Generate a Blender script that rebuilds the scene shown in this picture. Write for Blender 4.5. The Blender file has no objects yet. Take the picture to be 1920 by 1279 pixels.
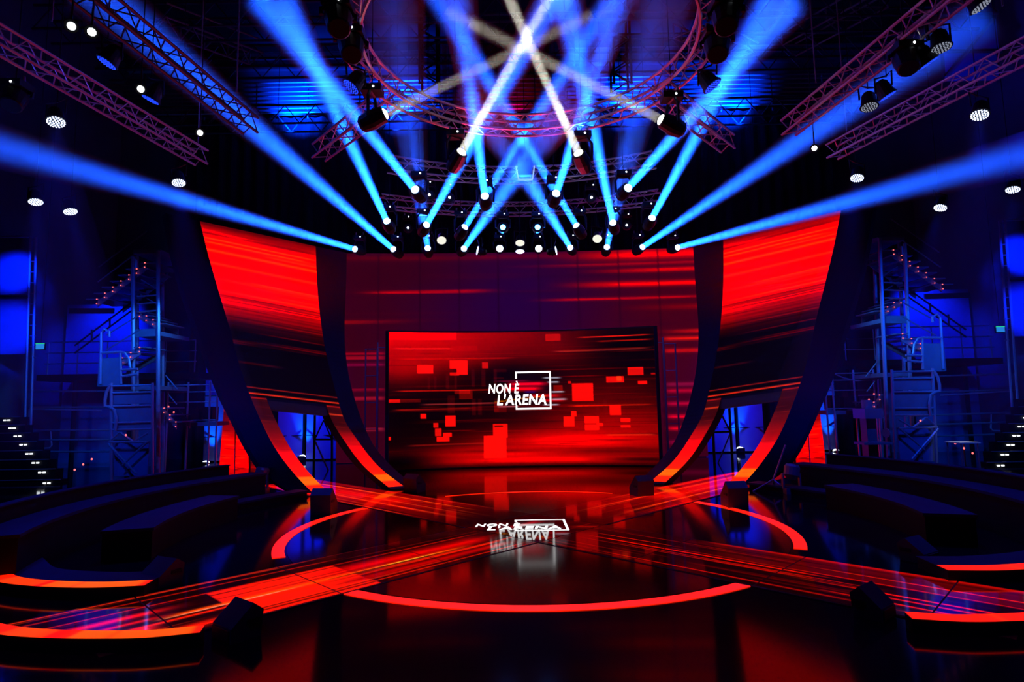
import bpy, bmesh, math, random
import numpy as np
from mathutils import Vector, Matrix, Quaternion
random.seed(7); rng = np.random.default_rng(7)
sc = bpy.context.scene
COL = sc.collection

# ------------------------------------------------------------------ camera
CF, CP, CR, CYW = 1119.3, 0.1055, -0.0181, 0.0031          # focal (px of 1920), pitch, roll, yaw
CC = np.array([-0.334, 0.0, 1.9])
cF = np.array([math.sin(CYW)*math.cos(CP), math.cos(CYW)*math.cos(CP), math.sin(CP)])
_r = np.array([math.cos(CYW), -math.sin(CYW), 0.0]); _u = np.cross(_r, cF)
cR = _r*math.cos(CR)+_u*math.sin(CR); cU = -_r*math.sin(CR)+_u*math.cos(CR)
cam = bpy.data.cameras.new('camera'); camo = bpy.data.objects.new('camera', cam); COL.objects.link(camo)
cam.sensor_width = 36; cam.lens = CF/1920*36; cam.clip_end = 200
M = Matrix.Identity(4)
for i in range(3):
    M[i][0] = cR[i]; M[i][1] = cU[i]; M[i][2] = -cF[i]; M[i][3] = CC[i]
camo.matrix_world = M
sc.camera = camo
# ------------------------------------------------------------------ world, view, sampling
w = bpy.data.worlds.new('studio_dark'); sc.world = w; w.use_nodes = True
w.node_tree.nodes['Background'].inputs[0].default_value = (0.0, 0.01, 0.12, 1)
w.node_tree.nodes['Background'].inputs[1].default_value = 0.012
sc.view_settings.view_transform = 'Standard'; sc.view_settings.look = 'None'
sc.view_settings.gamma = 1; sc.view_settings.exposure = 0; sc.view_settings.use_curve_mapping = False
cy = sc.cycles
cy.max_bounces = 5; cy.diffuse_bounces = 1; cy.glossy_bounces = 3; cy.transmission_bounces = 2
cy.volume_bounces = 0; cy.transparent_max_bounces = 64
cy.sample_clamp_indirect = 3; cy.sample_clamp_direct = 0
cy.caustics_reflective = False; cy.caustics_refractive = False
cy.use_denoising = True

def ray(px, py): return cF*CF + cR*(px-960) - cU*(py-639.5)
def PZ(px, py, z=0.0):
    d = ray(px, py); return Vector(CC+d*((z-CC[2])/d[2]))
def PY(px, py, y):
    d = ray(px, py); return Vector(CC+d*((y-CC[1])/d[1]))
def PL(px, py, a, b, c):                                   # on the vertical plane a x + b y = c
    d = ray(px, py); return Vector(CC+d*((c-a*CC[0]-b*CC[1])/(a*d[0]+b*d[1])))

# ------------------------------------------------------------------ materials
def mat(name, col=(0.1,0.1,0.1), rough=0.5, metal=0.0, emit=None, es=1.0, spec=0.5, var=0.0, vscale=8.0, bump=0.0):
    m = bpy.data.materials.new(name); m.use_nodes = True
    nt = m.node_tree; b = nt.nodes['Principled BSDF']
    b.inputs['Base Color'].default_value = (*col, 1); b.inputs['Roughness'].default_value = rough
    b.inputs['Metallic'].default_value = metal; b.inputs['Specular IOR Level'].default_value = spec
    if emit:
        b.inputs['Emission Color'].default_value = (*emit, 1); b.inputs['Emission Strength'].default_value = es
    if var or bump:
        tc = nt.nodes.new('ShaderNodeTexCoord'); nz = nt.nodes.new('ShaderNodeTexNoise')
        nz.inputs['Scale'].default_value = vscale; nz.inputs['Detail'].default_value = 4
        nt.links.new(tc.outputs['Object'], nz.inputs['Vector'])
        if var:
            mr = nt.nodes.new('ShaderNodeMapRange'); mr.inputs['To Min'].default_value = 1-var; mr.inputs['To Max'].default_value = 1+var
            vm = nt.nodes.new('ShaderNodeVectorMath'); vm.operation = 'SCALE'; vm.inputs[0].default_value = col
            nt.links.new(nz.outputs['Fac'], mr.inputs['Value']); nt.links.new(mr.outputs[0], vm.inputs['Scale'])
            nt.links.new(vm.outputs[0], b.inputs['Base Color'])
        if bump:
            bp = nt.nodes.new('ShaderNodeBump'); bp.inputs['Strength'].default_value = bump; bp.inputs['Distance'].default_value = 0.01
            nt.links.new(nz.outputs['Fac'], bp.inputs['Height']); nt.links.new(bp.outputs[0], b.inputs['Normal'])
    return m
def screen_mat(name, strength=1.0, base=(0.002,0.002,0.0025), rough=0.5, fine=0.0, spec=0.1):
    m = mat(name, base, rough, spec=spec); nt = m.node_tree; b = nt.nodes['Principled BSDF']
    a = nt.nodes.new('ShaderNodeAttribute'); a.attribute_name = 'picture'
    nt.links.new(a.outputs['Color'], b.inputs['Emission Color']); b.inputs['Emission Strength'].default_value = strength
    return m
def glow(name, col, s): return mat(name, (0.02,0.02,0.02), 0.4, emit=col, es=s)

M_FLOOR = mat('polished_black_floor', (0.006,0.006,0.008), 0.08, spec=0.085, var=0.4, vscale=1.5, bump=0.02)
M_STAGE = mat('stage_disc_black', (0.006,0.005,0.008), 0.09)
M_BLACK = mat('matt_black', (0.012,0.012,0.014), 0.55, var=0.2)
M_DARK = mat('black_cloth', (0.006,0.006,0.008), 0.9, var=0.3)
M_NAVY = mat('satin_dark_panel', (0.018,0.018,0.05), 0.6, spec=0.2, var=0.1)
M_ALU = mat('aluminium_truss', (0.62,0.62,0.66), 0.38, metal=0.6)
M_STEEL = mat('grey_steel', (0.28,0.30,0.34), 0.45, metal=0.4, var=0.2)
M_WALL = mat('studio_wall_paint', (0.15,0.15,0.19), 0.8, var=0.25, vscale=1.2)
M_LAMP = mat('lamp_housing_black', (0.008,0.008,0.01), 0.5, spec=0.25)
M_GIRD = mat('dark_girder_steel', (0.05,0.05,0.07), 0.5, metal=0.3)
M_HAZE = None
M_LB = glow('lens_blue_white', (0.55,0.8,1.0), 6); M_LW = glow('lens_warm_white', (1.0,0.95,0.75), 6)
M_PAR = glow('par_led_white', (0.6,0.7,1.0), 5); M_DOT = glow('status_white', (0.9,0.95,1), 4)
M_RDOT = glow('status_red', (1.0,0.12,0.12), 2.2); M_PARB = glow('par_led_blue', (0.01,0.05,1.0), 1.6)

# ------------------------------------------------------------------ mesh helpers
class MB:
    def __init__(s): s.v = []; s.f = []; s.c = None
    def add(s, vs, fs):
        n = len(s.v); s.v += [tuple(map(float, v)) for v in vs]; s.f += [tuple(i+n for i in f) for f in fs]; return s
    def box(s, c, size, R=None):
        c = Vector(c); h = [x/2 for x in size]
        vs = []
        for x in (-1,1):
            for y in (-1,1):
                for z in (-1,1):
                    p = Vector((x*h[0], y*h[1], z*h[2]))
                    if R is not None: p = R @ p
                    vs.append(c+p)
        return s.add(vs, [(0,1,3,2),(4,6,7,5),(0,4,5,1),(2,3,7,6),(0,2,6,4),(1,5,7,3)])
    def cyl(s, a, b, r0, r1=None, n=10, cap=True):
        a = Vector(a); b = Vector(b); r1 = r0 if r1 is None else r1
        d = (b-a).normalized(); x = d.orthogonal().normalized(); y = d.cross(x)
        vs = []
        for p, r in ((a, r0), (b, r1)):
            for i in range(n):
                t = 2*math.pi*i/n; vs.append(p+(x*math.cos(t)+y*math.sin(t))*r)
        fs = [(i, (i+1) % n, n+(i+1) % n, n+i) for i in range(n)]
        if cap: fs += [tuple(range(n-1, -1, -1)), tuple(range(n, 2*n))]
        return s.add(vs, fs)
    def lathe(s, a, d, prof, n=14):                        # prof = [(distance along d, radius)]
        a = Vector(a); d = Vector(d).normalized(); x = d.orthogonal().normalized(); y = d.cross(x); vs = []
        for t, r in prof:
            for i in range(n):
                th = 2*math.pi*i/n; vs.append(a+d*t+(x*math.cos(th)+y*math.sin(th))*r)
        fs = []
        for k in range(len(prof)-1):
            fs += [(k*n+i, k*n+(i+1) % n, (k+1)*n+(i+1) % n, (k+1)*n+i) for i in range(n)]
        fs += [tuple(range(n-1, -1, -1)), tuple(range((len(prof)-1)*n, len(prof)*n))]
        return s.add(vs, fs)
    def tube(s, pts, r, n=6):
        pts = [Vector(p) for p in pts]; vs = []; x = None
        for k, p in enumerate(pts):
            d = (pts[min(k+1, len(pts)-1)]-pts[max(k-1, 0)]).normalized()
            x = d.orthogonal().normalized() if x is None else (x-d*x.dot(d)).normalized()
            y = d.cross(x)
            for i in range(n):
                t = 2*math.pi*i/n; vs.append(p+(x*math.cos(t)+y*math.sin(t))*r)
        fs = []
        for k in range(len(pts)-1):
            fs += [(k*n+i, k*n+(i+1) % n, (k+1)*n+(i+1) % n, (k+1)*n+i) for i in range(n)]
        fs += [tuple(range(n-1, -1, -1)), tuple(range((len(pts)-1)*n, len(pts)*n))]
        return s.add(vs, fs)
    def strip(s, A, B):                                     # ribbon between two polylines
        n = len(A); return s.add(list(A)+list(B), [(i, i+1, n+i+1, n+i) for i in range(n-1)])
    def solid(s, loops):                                    # loft a closed cross-section along loops, capped
        n = len(loops[0]); vs = [p for L in loops for p in L]; fs = []
        for k in range(len(loops)-1):
            fs += [(k*n+i, k*n+(i+1) % n, (k+1)*n+(i+1) % n, (k+1)*n+i) for i in range(n)]
        fs += [tuple(range(n-1, -1, -1)), tuple(range((len(loops)-1)*n, len(loops)*n))]
        return s.add(vs, fs)
    def mirror(s):
        s.v = [(-x, y, z) for x, y, z in s.v]; s.f = [tuple(reversed(f)) for f in s.f]; return s
LOC = {}
def wl(o):
    v = Vector((0, 0, 0))
    while o is not None: v += Vector(o.location); o = o.parent
    return v
def obj(name, mb, m, parent=None, loc=None, smooth=False):
    """world-space mesh builder -> one mesh object, origin at loc (or the parent's)"""
    base = wl(parent) if parent else Vector((0, 0, 0))
    off = Vector(loc) if loc is not None else base
    me = bpy.data.meshes.new(name)
    me.from_pydata([(x-off.x, y-off.y, z-off.z) for x, y, z in mb.v], [], mb.f)
    me.materials.append(m)
    o = bpy.data.objects.new(name, me); COL.objects.link(o)
    if parent: o.parent = parent
    o.location = off-base
    bm = bmesh.new(); bm.from_mesh(me); bmesh.ops.recalc_face_normals(bm, faces=bm.faces); bm.to_mesh(me); bm.free()
    if smooth:
        me.polygons.foreach_set('use_smooth', [True]*len(me.polygons))
    if mb.c is not None:
        a = me.color_attributes.new('picture', 'FLOAT_COLOR', 'POINT')
        a.data.foreach_set('color', np.asarray(mb.c, dtype=np.float32).ravel())
    return o
def tag(o, label, cat, group=None, kind=None):
    o['label'] = label; o['category'] = cat
    if group: o['group'] = group
    if kind: o['kind'] = kind
    return o
def thing(name, label, cat, loc=(0,0,0), group=None):
    o = bpy.data.objects.new(name, None); COL.objects.link(o); o.location = loc; o.empty_display_size = 0.1
    return tag(o, label, cat, group)
def struct(name, mb, m, loc=None):
    o = obj(name, mb, m, None, loc); o['kind'] = 'structure'; return o
_rod = {}
def rod(name, a, b, r, m, parent):                          # a round bar sharing one unit mesh per material
    a = Vector(a); b = Vector(b)
    if m.name not in _rod:
        mb = MB().cyl((0,0,0), (0,0,1), 1, n=6); me = bpy.data.meshes.new('rod'); me.from_pydata(mb.v, [], mb.f); me.materials.append(m); _rod[m.name] = me
    o = bpy.data.objects.new(name, _rod[m.name]); COL.objects.link(o); o.parent = parent
    base = wl(parent) if parent else Vector((0,0,0))
    q = Vector((0,0,1)).rotation_difference((b-a).normalized())
    o.location = a-base; o.rotation_mode = 'QUATERNION'; o.rotation_quaternion = q; o.scale = (r, r, (b-a).length)
    return o
def lin(c):
    c = np.asarray(c, float)/255.0; return np.where(c <= 0.04045, c/12.92, ((c+0.055)/1.055)**2.4)
def smooth01(x): x = np.clip(x, 0, 1); return x*x*(3-2*x)

# ------------------------------------------------------------------ screen picture painter (display values 0-255, rows from top)
class Pic:
    def __init__(s, W, H, base=(0,0,0)):
        s.W, s.H = W, H; s.a = np.zeros((H, W, 3)); s.a[:] = base
        s.y, s.x = np.mgrid[0:H, 0:W]; s.x = (s.x+0.5)/W; s.y = (s.y+0.5)/H
    def blend(s, mask, col): s.a = s.a*(1-mask[..., None])+np.array(col, float)*mask[..., None]
    def rect(s, x0, y0, x1, y1, col, al=1.0):
        i0, i1, j0, j1 = int(round(x0*s.W)), int(round(x1*s.W)), int(round(y0*s.H)), int(round(y1*s.H))
        i1 = max(i1, i0+1); j1 = max(j1, j0+1); i0 = max(i0, 0); j0 = max(j0, 0)
        s.a[j0:j1, i0:i1] = s.a[j0:j1, i0:i1]*(1-al)+np.array(col, float)*al
    def streak(s, x0, x1, y, h, col, al=1.0, soft=0.3, tilt=0.0):
        L = (x1-x0); t = (s.x-x0)/L
        m = smooth01(t/soft)*smooth01((1-t)/soft) if soft > 0 else ((t > 0) & (t < 1)).astype(float)
        yy = y+tilt*(s.x-x0); m = m*np.exp(-((s.y-yy)/h)**2)*al; s.blend(m, col)
    def blob(s, cx, cy, rx, ry, col, al=1.0):
        m = np.exp(-(((s.x-cx)/rx)**2+((s.y-cy)/ry)**2))*al; s.blend(m, col)
    def lin(s, hot=1.25):
        l = lin(np.clip(s.a, 0, 255)); k = 1+(hot-1)*smooth01((s.a[..., :1]-200)/55.0); l[..., :1] *= k
        if True: l[..., 1:] *= 1.0
        return l
def picture_grid(P, pic, hot=1.5):
    """P(u,v)->point; u 0..1 left to right, v 0..1 top to bottom; one vertex per picture cell"""
    H, W = pic.H, pic.W; mb = MB(); vs = []
    for j in range(H):
        for i in range(W): vs.append(P(i/(W-1), j/(H-1)))
    fs = [(j*W+i, (j+1)*W+i, (j+1)*W+i+1, j*W+i+1) for j in range(H-1) for i in range(W-1)]
    mb.add(vs, fs); l = pic.lin(hot)
    mb.c = np.concatenate([l, np.ones((H, W, 1))], -1).reshape(-1, 4)
    return mb
def stripes(pic, n, col, al=(0.1,0.5), h=(0.001,0.004), L=(0.1,0.6), yr=(0,1), xr=(-0.2,1.0), seed=1, tilt=0.0, soft=0.4):
    g = np.random.default_rng(seed)
    for _ in range(n):
        x0 = g.uniform(*xr); c = col[g.integers(len(col))]
        pic.streak(x0, x0+g.uniform(*L), g.uniform(*yr), g.uniform(*h), c, g.uniform(*al), soft, tilt)
M_SCR = screen_mat('led_screen', 1.0)
M_FLED = screen_mat('led_floor_glass', 1.0, (0.006,0.005,0.006), 0.06, spec=0.15)
M_FLED2 = screen_mat('led_floor_glass_centre', 1.0, (0.006,0.005,0.006), 0.025, spec=0.8)

# ================================================================== SETTING
HW = 16.2
fl = MB().box((0, 11.5, -0.05), (2*HW+8, 27, 0.1))
struct('floor', fl, M_FLOOR)
# ================================================================== MAIN SCREEN
SY = 17.87
def scr_P(u, v, dy=0.0):
    x = -3.98+7.98*u; return Vector((x, SY+0.62*(1-(2*u-1)**2)+dy, 0.03+4.1*(1-v)))
def paint_main():
    p = Pic(340, 176, (70,0,4))
    X, Y = p.x, p.y
    p.blob(0.12, 0.05, 0.45, 0.16, (255,0,0), 1.0); p.blob(0.3, 0.12, 0.4, 0.14, (235,0,0), 0.9)
    p.blob(0.6, 0.14, 0.35, 0.14, (150,0,15), 0.9); p.blob(0.05, 0.25, 0.16, 0.16, (215,0,0), 0.9)
    p.blob(0.92, 0.12, 0.17, 0.14, (8,0,8), 0.95); p.blob(0.95, 0.28, 0.2, 0.1, (25,0,8), 0.9)
    p.blob(0.45, 0.35, 0.12, 0.12, (22,0,12), 0.9); p.blob(0.6, 0.35, 0.12, 0.1, (38,0,16), 0.7)
    p.blob(0.15, 0.62, 0.3, 0.2, (22,0,3), 0.9); p.blob(0.1, 0.8, 0.25, 0.1, (20,0,3), 0.9)
    p.blob(0.36, 0.6, 0.16, 0.14, (50,0,6), 0.8); p.blob(0.55, 0.62, 0.1, 0.08, (70,0,8), 0.6)
    p.blob(0.8, 0.5, 0.24, 0.16, (140,0,2), 0.8); p.blob(0.85, 0.68, 0.3, 0.12, (190,0,0), 0.9)
    p.blob(0.7, 0.82, 0.45, 0.1, (255,0,0), 1.0); p.blob(0.5, 0.9, 0.5, 0.05, (255,0,0), 0.95)
    p.blob(0.85, 0.9, 0.25, 0.03, (90,0,0), 0.6); p.blob(0.4, 0.885, 0.2, 0.012, (110,0,0), 0.6); p.blob(0.55, 0.955, 0.5, 0.03, (255,0,0), 1.0)
    p.blob(0.03, 0.95, 0.12, 0.07, (14,0,3), 0.95); p.blob(0.96, 0.955, 0.12, 0.012, (60,0,0), 0.9)
    p.rect(0, 0, 0.25, 0.055, (255,0,0), 0.7); p.rect(0.23, 0.1, 0.33, 0.14, (235,0,0), 0.4)
    p.a = 255*(np.clip(p.a, 0, 255)/255)**1.7
    # ghost lettering of the title behind the blocks
    for (x0, y0, x1, y1) in ((0.14,0.33,0.15,0.42),(0.165,0.33,0.175,0.42),(0.21,0.31,0.22,0.42),(0.24,0.31,0.25,0.42),(0.21,0.41,0.25,0.42),(0.305,0.28,0.318,0.41),(0.345,0.28,0.358,0.41),
                             (0.39,0.28,0.402,0.4),(0.39,0.28,0.44,0.3),(0.39,0.34,0.43,0.355),(0.215,0.47,0.24,0.6),(0.305,0.5,0.32,0.62),(0.33,0.5,0.345,0.62),(0.305,0.56,0.345,0.58),
                             (0.39,0.5,0.41,0.6),(0.78,0.54,0.79,0.62),(0.81,0.52,0.82,0.62)):
        p.rect(x0, y0, x1, y1, (120,4,8), 0.35)
    stripes(p, 90, [(255,0,0),(200,0,0)], (0.1,0.45), (0.0015,0.003), (0.1,0.6), (0,1), (-0.2,0.9), 3)
    stripes(p, 110, [(10,0,5)], (0.1,0.4), (0.0015,0.004), (0.1,0.6), (0.15,0.9), (-0.2,0.9), 4)
    for x0, x1, y, c in ((0,0.25,0.125,(255,30,10)),(0,0.5,0.2,(240,10,0)),(0,0.42,0.435,(230,20,0)),(0,0.33,0.57,(220,20,5)),(0.1,0.42,0.535,(235,60,60)),
                         (0.7,1,0.055,(255,30,10)),(0.78,1,0.09,(230,20,0)),(0.6,1,0.155,(225,50,30)),(0.66,1.0,0.565,(255,30,0)),(0.8,1,0.78,(255,60,10)),(0.05,0.4,0.83,(190,20,10))):
        p.streak(x0, x1, y, 0.0035, c, 0.9, 0.15, -0.006)
    R = (255,14,4)
    for x0, y0, x1, y1, a in ((0.102,0.245,0.163,0.305,0.9),(0.225,0.21,0.29,0.275,0.9),(0.25,0.275,0.29,0.32,0.9),(0.225,0.30,0.26,0.322,0.8),(0.346,0.228,0.372,0.27,0.75),
        (0.595,0.02,0.652,0.075,0.6),(0.0,0.492,0.042,0.515,0.85),(0.042,0.492,0.115,0.515,0.3),(0.116,0.6,0.134,0.636,0.9),(0.205,0.622,0.245,0.7,0.9),
        (0.162,0.672,0.18,0.705,0.85),(0.168,0.712,0.192,0.765,0.85),(0.173,0.77,0.222,0.808,0.9),(0.198,0.747,0.23,0.77,0.9),(0.0,0.76,0.01,0.785,0.9),
        (0.385,0.685,0.442,0.79,0.85),(0.35,0.775,0.435,0.935,0.9),(0.39,0.53,0.437,0.605,0.25),(0.26,0.43,0.31,0.5,0.35),(0.24,0.43,0.3,0.46,0.4),
        (0.69,0.395,0.77,0.53,0.95),(0.676,0.38,0.688,0.4,0.8),(0.62,0.41,0.655,0.45,0.5),(0.82,0.35,0.885,0.395,0.85),(0.9,0.29,0.955,0.345,0.85),(0.936,0.39,0.968,0.412,0.9),(0.983,0.337,0.998,0.347,0.7),
        (0.83,0.56,0.87,0.635,0.9),(0.656,0.64,0.697,0.715,0.85),(0.685,0.6,0.707,0.64,0.85),(0.735,0.64,0.788,0.745,0.9),(0.788,0.695,0.803,0.715,0.9),(0.868,0.66,0.902,0.69,0.85),(0.868,0.71,0.902,0.728,0.85)):
        p.rect(x0, y0, x1, y1, R, a)
    p.rect(0.735, 0.695, 0.78, 0.705, (160,0,0), 0.8); p.rect(0.235, 0.28, 0.25, 0.3, (60,0,5), 0.8); p.rect(0.39, 0.7, 0.425, 0.71, (60,0,0), 0.8)
    for k in range(10): p.rect(0.69, 0.398+k*0.0135, 0.77, 0.402+k*0.0135, (190,0,0), 0.5)
    p.rect(0.86, 0.355, 0.875, 0.385, (255,70,20), 0.7)
    # dark halo and colour dashes around the title
    p.blob(0.53, 0.43, 0.08, 0.11, (14,0,12), 0.75)
    p.streak(0.42, 0.62, 0.395, 0.014, (255,0,40), 1, 0.3); p.streak(0.4, 0.6, 0.43, 0.016, (255,0,25), 1, 0.3); p.streak(0.38, 0.55, 0.37, 0.004, (150,10,60), 0.8, 0.3)
    p.streak(0.5, 0.67, 0.485, 0.014, (210,10,20), 0.9, 0.3); p.streak(0.55, 0.68, 0.52, 0.01, (225,0,10), 0.9, 0.3); p.streak(0.5, 0.56, 0.455, 0.006, (40,10,130), 0.8, 0.3)
    for x0, x1, y in ((0.57,0.66,0.352),(0.59,0.65,0.385),(0.6,0.67,0.458),(0.6,0.68,0.512),(0.57,0.65,0.553)):
        p.streak(x0, x1, y, 0.004, (225,225,250), 1, 0.3)
    p.streak(0.4, 0.49, 0.562, 0.003, (255,150,170), 1, 0.1)
    p.streak(0.385, 0.6, 0.527, 0.003, (255,140,10), 0.9, 0.1, -0.2)
    return p
pm = paint_main()
ms = thing('led_screen', 'wide concave main screen with red pixel blocks and white title, between the towers', 'screen', (0, SY+0.7, 0))
obj('display', picture_grid(scr_P, pm), M_SCR, ms)
loops = []
for k in range(17):
    u = k/16; a = scr_P(u, 0); b = scr_P(u, 1)
    loops.append([a+Vector((0,0.01,0.05)), b+Vector((0,0.01,-0.03)), b+Vector((0,0.25,-0.03)), a+Vector((0,0.25,0.05))])
obj('cabinet', MB().solid(loops), M_BLACK, ms)
for s, u in ((-1, 0), (1, 1)):
    a = scr_P(u, 0); obj('side_frame', MB().box((a.x+s*0.05, a.y+0.09, 2.07), (0.1, 0.26, 4.2)), M_NAVY, ms)
M_WHT = glow('title_white', (1,1,1), 1.7)
def text_mesh(txt, size, shear=0.0, bold=0.02):
    cu = bpy.data.curves.new('t', 'FONT'); cu.body = txt; cu.size = size; cu.shear = shear; cu.offset = bold; cu.resolution_u = 3; cu.space_character = 1.07
    o = bpy.data.objects.new('t', cu); COL.objects.link(o); dg = bpy.context.evaluated_depsgraph_get(); dg.update()
    me = o.evaluated_get(dg).to_mesh(); vs = np.array([v.co[:] for v in me.vertices]); fs = [tuple(p.vertices) for p in me.polygons]
    o.evaluated_get(dg).to_mesh_clear(); bpy.data.objects.remove(o); return vs, fs
def fit_text(txt, x0, x1, y0, y1, P, shear=0.15, bold=0.02, th=0.0):
    """letters filled into the box x0..x1, y0..y1 of surface P(x, y)"""
    vs, fs = text_mesh(txt, 1.0, shear, bold)
    mn = vs.min(0); mx = vs.max(0); t = (vs-mn)/np.maximum(mx-mn, 1e-6)
    return MB().add([P(x0+(x1-x0)*a[0], y0+(y1-y0)*a[1]) for a in t], fs)
def logo(P, m, parent, th):
    """the title: two slanted words and an open square; P maps logo coordinates (metres, y up) to the surface"""
    obj('lettering', fit_text("NON È", 0, 0.95, 0.62, 1.0, P, 0.14, 0.024), m, parent)
    obj('lettering', fit_text("L'ARENA", 0.26, 1.78, 0.26, 0.60, P, 0.14, 0.028), m, parent)
    mb = MB(); t = 0.05
    def bar(x0, y0, x1, y1): mb.add([P(x0,y0), P(x1,y0), P(x1,y1), P(x0,y1)], [(0,1,2,3)])
    bar(0.83, 1.29-t, 1.93, 1.29); bar(1.93-t, 0.17-t, 1.93, 1.29); bar(0.83, 0.17-t, 1.93, 0.17); bar(0.83, 0.17, 0.83+t, 0.25); bar(0.83, 1.08, 0.83+t, 1.29)
    obj('logo_square', mb, m, parent)
def P_logo(x, y):                                           # on the main screen
    u = (2.95+x)/7.98; v = 1-(1.73+y-0.15)/4.1
    q = scr_P(u, v); return q+Vector((0, -0.02, 0))
logo(P_logo, M_WHT, ms, 0)

# ================================================================== BACK WALL OF LED
def paint_back():
    p = Pic(220, 130, (58,0,22))
    p.blob(0.5, 0.25, 0.28, 0.35, (32,0,60), 0.85)  # purple glow of the lamps in haze, painted into the picture
    p.blob(0.15, 0.1, 0.2, 0.1, (50,0,12), 0.6); p.blob(0.08, 0.6, 0.15, 0.4, (52,0,10), 0.6); p.blob(0.9, 0.4, 0.2, 0.3, (72,0,16), 0.7)
    p.streak(0.02, 0.48, 0.196, 0.006, (215,0,12), 1, 0.3, -0.012); p.streak(-0.4, 0.26, 0.342, 0.007, (200,8,5), 1, 0.5, -0.01)
    p.streak(0.55, 1.7, 0.03, 0.024, (255,0,0), 1, 0.25); p.streak(0.4, 1.4, 0.075, 0.006, (190,0,15), 0.9, 0.4)
    p.streak(0.62, 1.6, 0.107, 0.01, (235,0,0), 1, 0.3); p.streak(0.55, 1.6, 0.17, 0.013, (255,0,0), 1, 0.25, 0.012)
    p.streak(0.5, 1.1, 0.242, 0.006, (200,0,12), 1, 0.3); p.streak(0.72, 1.6, 0.29, 0.012, (160,0,0), 0.9, 0.4); p.streak(0.85, 1.6, 0.408, 0.008, (215,10,5), 1, 0.2)
    p.streak(-0.3, 0.5, 0.028, 0.012, (110,0,8), 0.6, 0.3); p.streak(0.3, 0.7, 0.025, 0.012, (130,0,20), 0.6, 0.3)
    for y, c in ((0.487,(170,0,25)),(0.508,(230,10,30)),(0.54,(150,0,60)),(0.66,(150,0,30)),(0.7,(215,20,50)),(0.845,(190,30,60))):
        p.streak(-0.3, 0.14, y, 0.005, c, 0.95, 0.05)
    for y, c in ((0.442,(235,20,10)),(0.5,(215,10,5)),(0.66,(150,10,60)),(0.69,(190,0,40)),(0.75,(190,0,50)),(0.81,(235,0,40)),(0.865,(225,0,30)),(0.93,(150,0,60))):
        p.streak(0.88, 1.5, y, 0.009, c, 0.95, 0.05)
    stripes(p, 60, [(100,0,20),(30,0,30)], (0.1,0.3), (0.003,0.008), (0.1,0.6), (0,1), (-0.2,0.9), 9)
    for i in range(1, 9): p.rect(i/9-0.0015, 0, i/9+0.0015, 1, (22,0,14), 0.5)
    return p
M_SCR2 = screen_mat('led_mesh_wall', 1.0, (0.03,0.03,0.05), 0.8)
bw = thing('led_wall', 'tall dim maroon screen wall with thin red streaks behind the main screen', 'screen', (0, 20.6, 0))
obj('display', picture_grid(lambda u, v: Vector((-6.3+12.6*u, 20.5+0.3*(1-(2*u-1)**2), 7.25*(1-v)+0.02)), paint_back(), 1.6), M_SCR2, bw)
obj('cabinet', MB().box((0, 20.95, 3.6), (12.6, 0.2, 7.2)), M_BLACK, bw)

# ================================================================== TOWERS
def interp(pts, n):
    """resample pixel polyline evenly, Catmull-like through cubic of cumulated length"""
    P = np.array(pts, float); d = np.r_[0, np.cumsum(np.linalg.norm(np.diff(P, axis=0), axis=1))]; d /= d[-1]
    t = np.linspace(0, 1, n); out = []
    for k in range(2):
        y = P[:, k]; m = np.gradient(y, d); i = np.clip(np.searchsorted(d, t, 'right')-1, 0, len(d)-2)
        h = d[i+1]-d[i]; s = (t-d[i])/h
        out.append((2*s**3-3*s**2+1)*y[i]+(s**3-2*s**2+s)*h*m[i]+(-2*s**3+3*s**2)*y[i+1]+(s**3-s**2)*h*m[i+1])
    return np.stack(out, -1)
N_T = 60
# edges of the left tower's screen, each in its own vertical plane
eo = [(375,415),(391,480),(411,550),(432,620),(452,695),(465,732),(485,780),(520,847),(555,892),(592,930)]
ei = [(592,462),(594,520),(600,590),(609,650),(624,715),(635,755),(645,785),(675,832),(705,870),(762,916)]
po = (1.15, 3.16, 1.15*-4.74+3.16*13.55); pi_ = (1, 1, 11.25)
fo = [(311,400),(325,470),(345,545),(371,620),(397,690),(420,747),(442,790),(467,840),(500,890),(575,940)]
fi = [(650,474),(649,530),(647,580),(646,630),(655,710),(667,755),(680,792),(702,837),(737,877),(780,912)]
def pix3(pts, pl, n=N_T): return [PL(x, y, *pl) for x, y in interp(pts, n)]
EO = pix3(eo, po); EI = pix3(ei, pi_)
FO = pix3(fo, (po[0], po[1], po[2]-0.25)); FI = pix3(fi, (1, 1, 11.9))
def tower_P(u, v):
    k = v*(N_T-1); i = min(int(k), N_T-2); f = k-i
    a = EO[i].lerp(EO[i+1], f); b = EI[i].lerp(EI[i+1], f); return a.lerp(b, u)
V1 = 0.60                                                    # where the screen splits into two legs
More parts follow.
